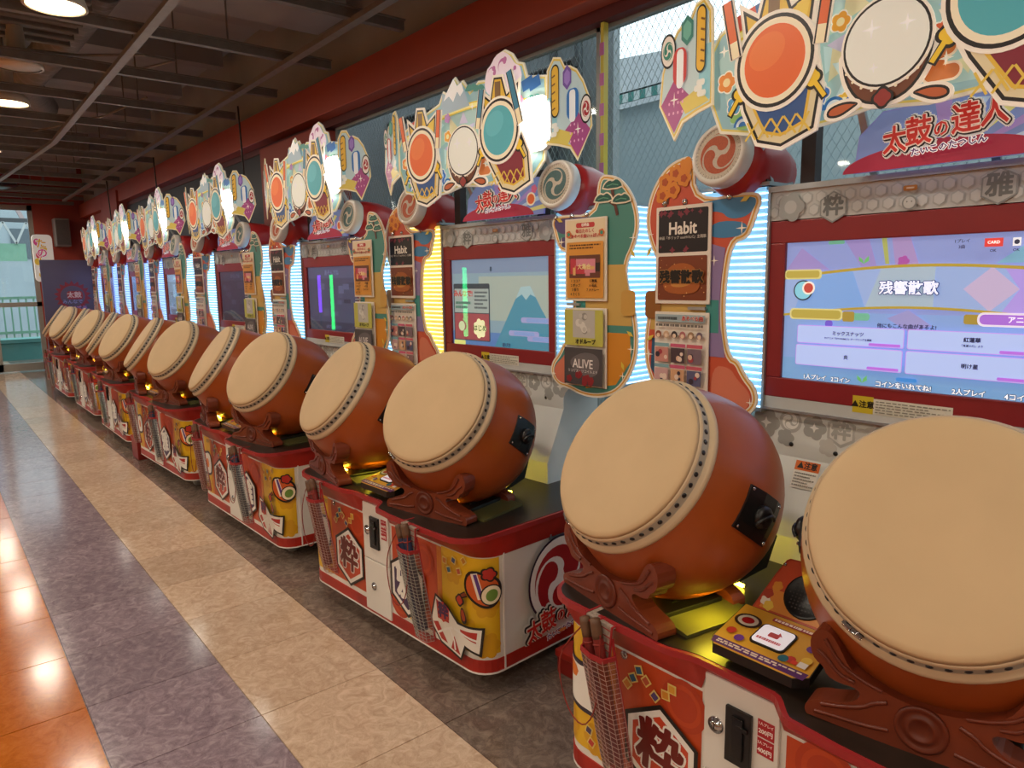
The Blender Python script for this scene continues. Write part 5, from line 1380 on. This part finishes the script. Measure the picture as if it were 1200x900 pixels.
def build_drum(root):
    F = drum_frame()
    m = MB(); n = 18
    prof = [(.245, .045)] + [(body_r(.05 + .43 * i / n), .05 + .43 * i / n) for i in range(n + 1)] + [(.12, .488), (0, .488)]
    # smooth the radius profile
    rs = [p[0] for p in prof]
    for _ in range(3): rs = [rs[0]] + [(rs[i - 1] + 2 * rs[i] + rs[i + 1]) / 4 if 1 < i < len(rs) - 3 else rs[i] for i in range(1, len(rs) - 1)] + [rs[-1]]
    m.lathe([(r, p[1]) for r, p in zip(rs, prof)], 56, BODY, M=F); m.build('barrel', root)
    m = MB(); m.lathe([(0, -.006), (.10, -.005), (.18, -.003), (.222, .0), (.233, .004), (.239, .012)], 64, SKIN, M=F); m.build('skin', root)
    m = MB(); m.lathe([(.239, .012), (.2425, .016), (.2435, .020), (.2455, .040), (.2465, .042), (.256, .046), (.2605, .054), (.258, .064), (.250, .070), (.24, .07)], 64, RIM, M=F, ms=[RIM, RIM, RIMBAND, RIMBAND, RIM, RIM, RIM, RIM, RIM]); rim = m.build('rim', root)
    m = MB(); NT = 52
    for i in range(NT):
        t = 2 * pi * (i + .5) / NT
        p = Vector((.2446 * cos(t), .2446 * sin(t), .0300)); nrm = Vector((cos(t), sin(t), 0))
        q = nrm.to_track_quat('Z', 'Y').to_matrix().to_4x4()
        m.lathe([(.0066, -.002), (.0066, .0012), (.0035, .0026), (0, .0028)], 8, mat('tack_dark', '#15161d', .35, noise=.1), M=F @ Matrix.Translation(p) @ q)
    m.build('tacks', rim, kind='stuff')
    # steel clasp low on the left of the rim
    m = MB(); t = R(118)
    for d, w in ((-.06, .012), (-.02, .02), (.03, .014), (.07, .012)):
        p = Vector((.2475 * cos(t + d), .2475 * sin(t + d), .031)); q = Vector((cos(t + d), sin(t + d), 0)).to_track_quat('Z', 'Y').to_matrix().to_4x4()
        m.box(-.005, .005, -w / 2, w / 2, -.002, .004, CHROME, M=F @ Matrix.Translation(p) @ q)
    m.tube([tuple(F @ Vector((.252 * cos(t + d), .252 * sin(t + d), .031 + .004 * sin(d * 60)))) for d in [-.08 + .016 * i for i in range(11)]], .0028, CHROME, 6)
    m.build('clasp', rim)
    # black bolted plate on each side of the barrel
    for s in (-1, 1):
        m = MB(); rows = []
        for i in range(6):
            row = []
            tt = .17 + .125 * i / 5
            for j in range(6):
                ph = (0 if s > 0 else pi) + s * (R(-2) + (-.5 + j / 5) * .40)
                for _ in (0,):
                    r0 = body_r(tt) + .004; p = F @ Vector((r0 * cos(ph), r0 * sin(ph), tt))
                row.append(p)
            rows.append(row)
        V = [p for r_ in rows for p in r_]
        m.add(V, [(i * 6 + j, i * 6 + j + 1, (i + 1) * 6 + j + 1, (i + 1) * 6 + j) for i in range(5) for j in range(5)], BLACK)
        V2 = [F @ ((F.inverted() @ p).lerp(Vector((0, 0, (F.inverted() @ p).z)), .03)) for p in V]
        edge = [i for i in range(6)] + [i * 6 + 5 for i in range(1, 6)] + [30 + i for i in range(4, -1, -1)] + [i * 6 for i in range(4, 0, -1)]
        m.loft([V[i] for i in edge], [V2[i] for i in edge], BLACK)
        hp = m.build('side_plate', root)
        m = MB()
        cen = rows[2][2].lerp(rows[3][3], .5); out = Vector((s, 0, 0)); q = out.to_track_quat('Z', 'Y').to_matrix().to_4x4()
        m.lathe([(.030, -.008), (.030, .004), (.024, .012), (.012, .014), (0, .010)], 18, BLACK, M=Matrix.Translation(cen + out * .004) @ q)
        m.tube([tuple(cen + out * (.010 + .012 * sin(pi * i / 8)) + Vector((0, .03 * cos(pi * i / 8), .018 * sin(pi * i / 8) - .012))) for i in range(9)], .005, BLACK, 6)
        m.build('ring_handle', hp)
        m = MB()
        for i, j in ((0, 0), (0, 5), (5, 0), (5, 5)):
            p = rows[i][j].lerp(cen, .14); m.lathe([(.005, 0), (.004, .004), (0, .005)], 8, CHROME, M=Matrix.Translation(p + out * .001) @ q)
        m.build('screw', hp, kind='stuff')
    # cradle: front and rear carved boards
    def arc(x): return .100 + (.30 - math.sqrt(max(.30 ** 2 - x * x, 0))) * 1.15
    half = [(.0, 0), (.205, 0), (.213, .010), (.210, .028), (.190, .040), (.160, .046), (.130, .056), (.112, .072), (.108, .086), (.120, .094), (.150, .093), (.172, .100), (.180, .118), (.196, .126), (.206, .146), (.207, .172), (.196, .192), (.178, .196), (.164, .188), (.150, .166)]
    half += [(x, arc(x) - .004) for x in (.13, .11, .09, .07, .05, .03, .01)]
    P = half + [(-x, z) for x, z in half[::-1] if x > 0]
    P = smooth(P[1:], 1)
    def board(y0, y1, sc=1., print_=True):
        m = MB(); pts = [(x * sc, z) for x, z in P]; m.prism(pts, y0, y1, CRADLE); st = m.build('cradle' if print_ else 'rear_cradle', root, bevel=.007)
        if print_:
            m = MB()
            m.lathe([(.046, 0), (.046, .005), (.040, .007), (.036, .003), (.028, .003), (.025, .007), (.020, .007), (.017, .003), (0, .004)], 26, CRADLE2, M=Matrix.Translation((0, y0, .055)) @ Matrix.Rotation(pi / 2, 4, 'X'))
            m.build('medallion', st)
            m = MB()
            for s in (-1, 1):
                for pth in ([(.055, .03), (.10, .022), (.15, .02), (.192, .016)], [(.06, .085), (.085, .075), (.10, .06), (.14, .045), (.18, .036)], [(.07, .105), (.11, .115), (.15, .135), (.178, .178)], [(.12, .105), (.15, .112), (.175, .14), (.192, .15)]):
                    m.tube([(s * x, y0 - .001, z) for x, z in smooth(pth, 1, False)], .0042, CRADLE2, 6)
            m.build('carved_line', st, kind='stuff')
        return st
    board(-.385, -.325); board(-.09, -.045, .85, False)
    m = MB(); m.box(-.13, .15, -.32, -.10, .002, .030, BLACK); mt = m.build('mount_box', root, bevel=.003)
    m = MB(); led = mat('led_yellow', '#ffe23a', .4, emit=26)
    m.box(-.10, .09, -.305, -.297, .036, .040, led); m.box(-.10, .03, -.10, -.09, .034, .040, led); m.box(-.14, .10, .03, .04, .004, .012, led); m.build('led_strip', mt, kind='stuff')
    m = MB(); m.prism([(-.05, .001), (.235, .001), (.235, .010), (-.05, .036)], -.31, -.07, mat('mount_olive_glow_tint', '#5c5a34', .3, noise=.1), fn=lambda u, v, w: (u, w, v)); m.build('glow_plate', mt)  # black plate coloured olive, the yellow LED glow is in the colour
    m = MB(); m.prism([(-.25, .03), (0, .03), (.12, .05), (.16, .14), (.12, .17)], -.11, .11, BLACK, fn=lambda u, v, w: (w, u, v)); m.build('rear_mount', mt)
    m = MB(); m.box(-.16, .17, -.135, -.105, .001, .014, BLACK); m.build('foot_bar', mt)

# ------------------------------------------------------------------ net pouch and sticks
def build_pouch(red, root):
    """local origin at the counter edge above the bag; hangs down, lower end swung right"""
    sk = .34
    f = lambda u, v, w: (u - v * sk, w, v)
    m = MB(); z0, z1 = -.375, -.06; h = .05
    h = .050; A = [(-h, -.004), (-h * .8, -.042), (0, -.050), (h * .8, -.042), (h, -.004)]
    n = 10; rings = []
    for i in range(n + 1):
        t = i / n; v = z1 + (z0 - z1) * t; k = 1 - .25 * max(0, t - .8) * 5 * .6
        rings.append([f(a * k, v, b * (1 - .2 * t)) for a, b in A])
    for a, b in zip(rings, rings[1:]): m.loft(a, b, VINYL, True, closed=False)
    m.add([f(-h, z1, 0), f(h, z1, 0), f(h, z0, 0), f(-h, z0, 0)], [(0, 1, 2, 3)], VINYL)
    bag = m.build('bag', root)
    m = MB(); net = mat('net_pale_red', '#b98f86', .5, noise=.1) if red else mat('net_pale_blue', '#a3a49c', .5, noise=.1)
    for i in range(27):
        t = i / 26; v = z1 + (z0 - z1) * t; k = 1 - .25 * max(0, t - .8) * 5 * .6
        pts = [f(a * k, v, b * (1 - .2 * t) - .001) for a, b in A]
        for p, q in zip(pts, pts[1:]): m.bar(p, q, .0011, .0011, net, up=(0, 0, 1))
    for j in range(9):
        s = j / 8 * 4; i0 = min(3, int(s)); fr = s - i0
        pts = []
        for i in range(8):
            t = i / 7; v = z1 + (z0 - z1) * t; k = 1 - .25 * max(0, t - .8) * 5 * .6
            a = A[i0][0] + (A[i0 + 1][0] - A[i0][0]) * fr; b = A[i0][1] + (A[i0 + 1][1] - A[i0][1]) * fr
            pts.append(f(a * k, v, b * (1 - .2 * t) - .0012))
        for p, q in zip(pts, pts[1:]): m.bar(p, q, .0011, .0011, net, up=(0, 1, 0))
    m.build('net', bag, kind='stuff')
    m = MB(); hem = mat('pouch_hem_red', '#a3262a', .5, noise=.1)
    pts = [f(a, z1, b) for a, b in A]
    for p, q in zip(pts, pts[1:]): m.bar(p, q, .004, .014, hem)
    for sg in (-1, 1): m.bar(f(sg * h, z1 + .05, -.003), f(sg * h * .85, z0, -.003), .005, .006, hem)
    m.bar(f(-h * .85, z0, -.003), f(h * .85, z0, -.003), .006, .012, hem)
    m.build('hem', bag)
    # clear checked strap folded over the counter edge
    m = MB(); stp = mat('strap_check', '#b9aa9c', .35, noise=.5, scale=90)
    m.box(-.045, .055, -.008, -.003, -.075, .022, stp); m.box(-.045, .055, -.003, .055, .018, .022, stp)
    for x in (-.045, .003, .051): m.box(x, x + .005, -.010, -.006, -.075, .024, hem); m.box(x, x + .005, -.006, .055, .022, .0245, hem)
    for i in range(5): m.box(-.045, .055, -.0095, -.007, -.07 + i * .02, -.068 + i * .02, hem)
    m.build('strap', root)
def build_stick(mt, root):
    m = MB(); m.lathe([(.0, 0), (.0115, .002), (.0125, .02), (.0140, .20), (.0145, .385), (.0135, .395), (0, .398)], 12, mt, ms=[mt, mt, mt, mt, mt, mt]); m.build('shaft', root)
    m = MB(); m.lathe([(.0149, .345), (.0151, .36), (.0150, .384), (.0138, .396), (0, .3985)], 12, mat('stick_wood_end', '#6a4a34', .55, noise=.2, scale=30)); m.build('wood_end', root)
    m = MB(); cm = mat('cord_red', '#8d2a20', .6, noise=.1)
    m.tube([(.014 * cos(t), .014 * sin(t), .33) for t in [2 * pi * i / 10 for i in range(11)]], .003, cm, 5)
    m.build('cord_ring', root)

# ================================================================== build one of each, then copy along the row
PER = 1.79119
OFFS = [(0, 0, 0), (-.0312, .0285, .0613), (.0297, -.0015, .0270), (-.0024, -.0135, .0412), (-.0059, -.0227, .0003), (.0005, .0039, .0070), (0, 0, 0)]
ORD = ['nearest', 'second nearest', 'third nearest', 'fourth nearest', 'fifth nearest', 'sixth nearest', 'farthest']
MLAB = ['nearest white and red drum game machine, song title and four song boxes on its screen',
        'second nearest drum game machine, blue mountain on its screen and a yellowish light column',
        'third nearest drum game machine, purple and green tubes mirrored in its dark screen',
        'fourth nearest drum game machine, dark screen between two white light columns',
        'fifth nearest drum game machine, standing just beyond the red floor box',
        'sixth nearest drum game machine, next to last in the row',
        'farthest drum game machine, at the end of the row by the purple board']
COLS = [('w', 'w'), ('y', 'w'), ('w', 'w'), ('w', 'w'), ('b', 'w'), ('b', 'b'), ('b', 'b')]
proto = empty('drum_game_machine')
build_base(proto); build_tower(proto); build_wing(proto, -1); build_wing(proto, 1); build_marquee(proto); build_speakers(proto)
dproto = empty('drum'); build_drum(dproto)
pouch = {True: empty('stick_pouch'), False: empty('stick_pouch')}
for k_, r_ in pouch.items(): build_pouch(k_, r_)
SR = mat('stick_red', '#7d2420', .45, noise=.15, scale=20); SB = mat('stick_blue', '#27304f', .45, noise=.15, scale=20)
sproto = {True: empty('drumstick'), False: empty('drumstick')}
build_stick(SR, sproto[True]); build_stick(SB, sproto[False])
used = set()
def take(p):
    if p.name in used: return dup(p)
    used.add(p.name); return p
def place(o, k, x, y, z, rz=0.):
    dx, dy, t = OFFS[k]
    o.location = (x * cos(t) - y * sin(t) - .85 - PER * k + dx, x * sin(t) + y * cos(t) + 1.75 + dy, z)
    o.rotation_euler = (0, 0, t + rz)
def axis_rot(o, k, zdir):
    t = OFFS[k][2]
    d = Vector((zdir[0] * cos(t) - zdir[1] * sin(t), zdir[0] * sin(t) + zdir[1] * cos(t), zdir[2]))
    o.rotation_euler = d.to_track_quat('Z', 'Y').to_euler()
cordm = mat('cord_red', '#8d2a20', .6)
for k in range(6, -1, -1):
    pass
for k in range(7):
    mch = take(proto) if k == 0 else None
    if k: mch = dup(proto)
    place(mch, k, 0, 0, 0)
    mch['label'] = MLAB[k]; mch['category'] = 'arcade machine'; mch['group'] = 'drum game machines in a row'
for k, mch in enumerate([o for o in COL.objects if o.name.split('.')[0] == 'drum_game_machine']):
    build_columns(mch, *COLS[k])
    mon = [c for c in mch.children if c.name.startswith('monitor')][0]
    screen_mesh(k).build('screen', mon)
left_drums = []
for k in range(7):
    for s in (-1, 1):
        d = take(dproto); ps = s * R(10); cx = .376 if s > 0 else -.408; place(d, k, cx - .334 * sin(ps), -.334 + .334 * cos(ps), .6465, ps)
        if s < 0: left_drums.append(d)
        side = 'left' if s < 0 else 'right'
        if k == 0: lab = 'largest cream-skinned drum on its brown cradle, cut by the right picture edge' if s > 0 else 'orange-brown barrel drum with black side plate, left one on the nearest machine'
        else: lab = '%s barrel drum with cream skin on the %s machine of the row' % (side, ORD[k])
        d['label'] = lab; d['category'] = 'drum'; d['group'] = 'tilted barrel drums along the row'
for d in left_drums: under_drum_lamp(d)
for k in range(7):
    rr = random.Random(40 + k)
    for s in (-1, 1):
        side = 'left' if s < 0 else 'right'
        yy = -.432 if s < 0 else -.480
        xx = -.40 if s < 0 else .41
        p = dup(pouch[s < 0]); place(p, k, xx, yy, .622)
        roll = rr.uniform(-.06, .06) + (.1 if k == 0 and s < 0 else 0)
        t = OFFS[k][2]
        p.rotation_euler = (0, roll, t)
        net = 'red' if s < 0 else 'grey-blue'
        p['label'] = '%s net stick pouch hanging at the %s front of the %s machine' % (net, side, ORD[k]); p['category'] = 'pouch'; p['group'] = 'net pouches on the counters'
        Mp = Matrix.Translation(p.location) @ Matrix.Rotation(t, 4, 'Z') @ Matrix.Rotation(roll, 4, 'Y')
        for j in (0, 1):
            o = dup(sproto[s < 0])
            u, v, w = (-.022 if j == 0 else .016), -.355 + .012 * j, (-.020 if j == 0 else -.022)
            base = Mp @ Vector((u - v * .34, w, v)); o.location = base
            dr = (Mp.to_3x3() @ Vector((-.34 - .015 * (1 - j), -.005, 1))).normalized(); o.rotation_euler = dr.to_track_quat('Z', 'Y').to_euler()
            c_ = 'red' if s < 0 else 'dark blue'
            o['label'] = '%s drumstick, %s one in the %s pouch of the %s machine' % (c_, ['left', 'right'][j], side, ORD[k]); o['category'] = 'drumstick'; o['group'] = 'drumsticks in the net pouches'
        # red tether hanging in a loop from the sticks
        m = MB()
        top = (-.012, -.02, .02)
        lp = smooth([top, (-.05, -.03, -.03), (-.085 - .03 * rr.random(), -.035, -.14), (-.07, -.04, -.25 - .04 * rr.random()), (.0, -.045, -.28), (.06, -.045, -.20), (.05, -.03, -.02)], 3, False) if False else None
        pts = [Vector(q) for q in (top, (-.06, -.03, -.04), (-.09 - .03 * rr.random(), -.035, -.15), (-.06, -.04, -.27 - .04 * rr.random()), (.02, -.045, -.29), (.06, -.045, -.18), (.035, -.03, .0))]
        for _ in range(2):
            q = [pts[0]]
            for a, b in zip(pts, pts[1:]): q += [a.lerp(b, .25), a.lerp(b, .75)]
            pts = q + [pts[-1]]
        m.tube(pts, .0022, cordm, 5); m.build('tether_cord', p)
for r_ in list(pouch.values()) + list(sproto.values()):
    for c_ in r_.children_recursive: bpy.data.objects.remove(c_)
    bpy.data.objects.remove(r_)
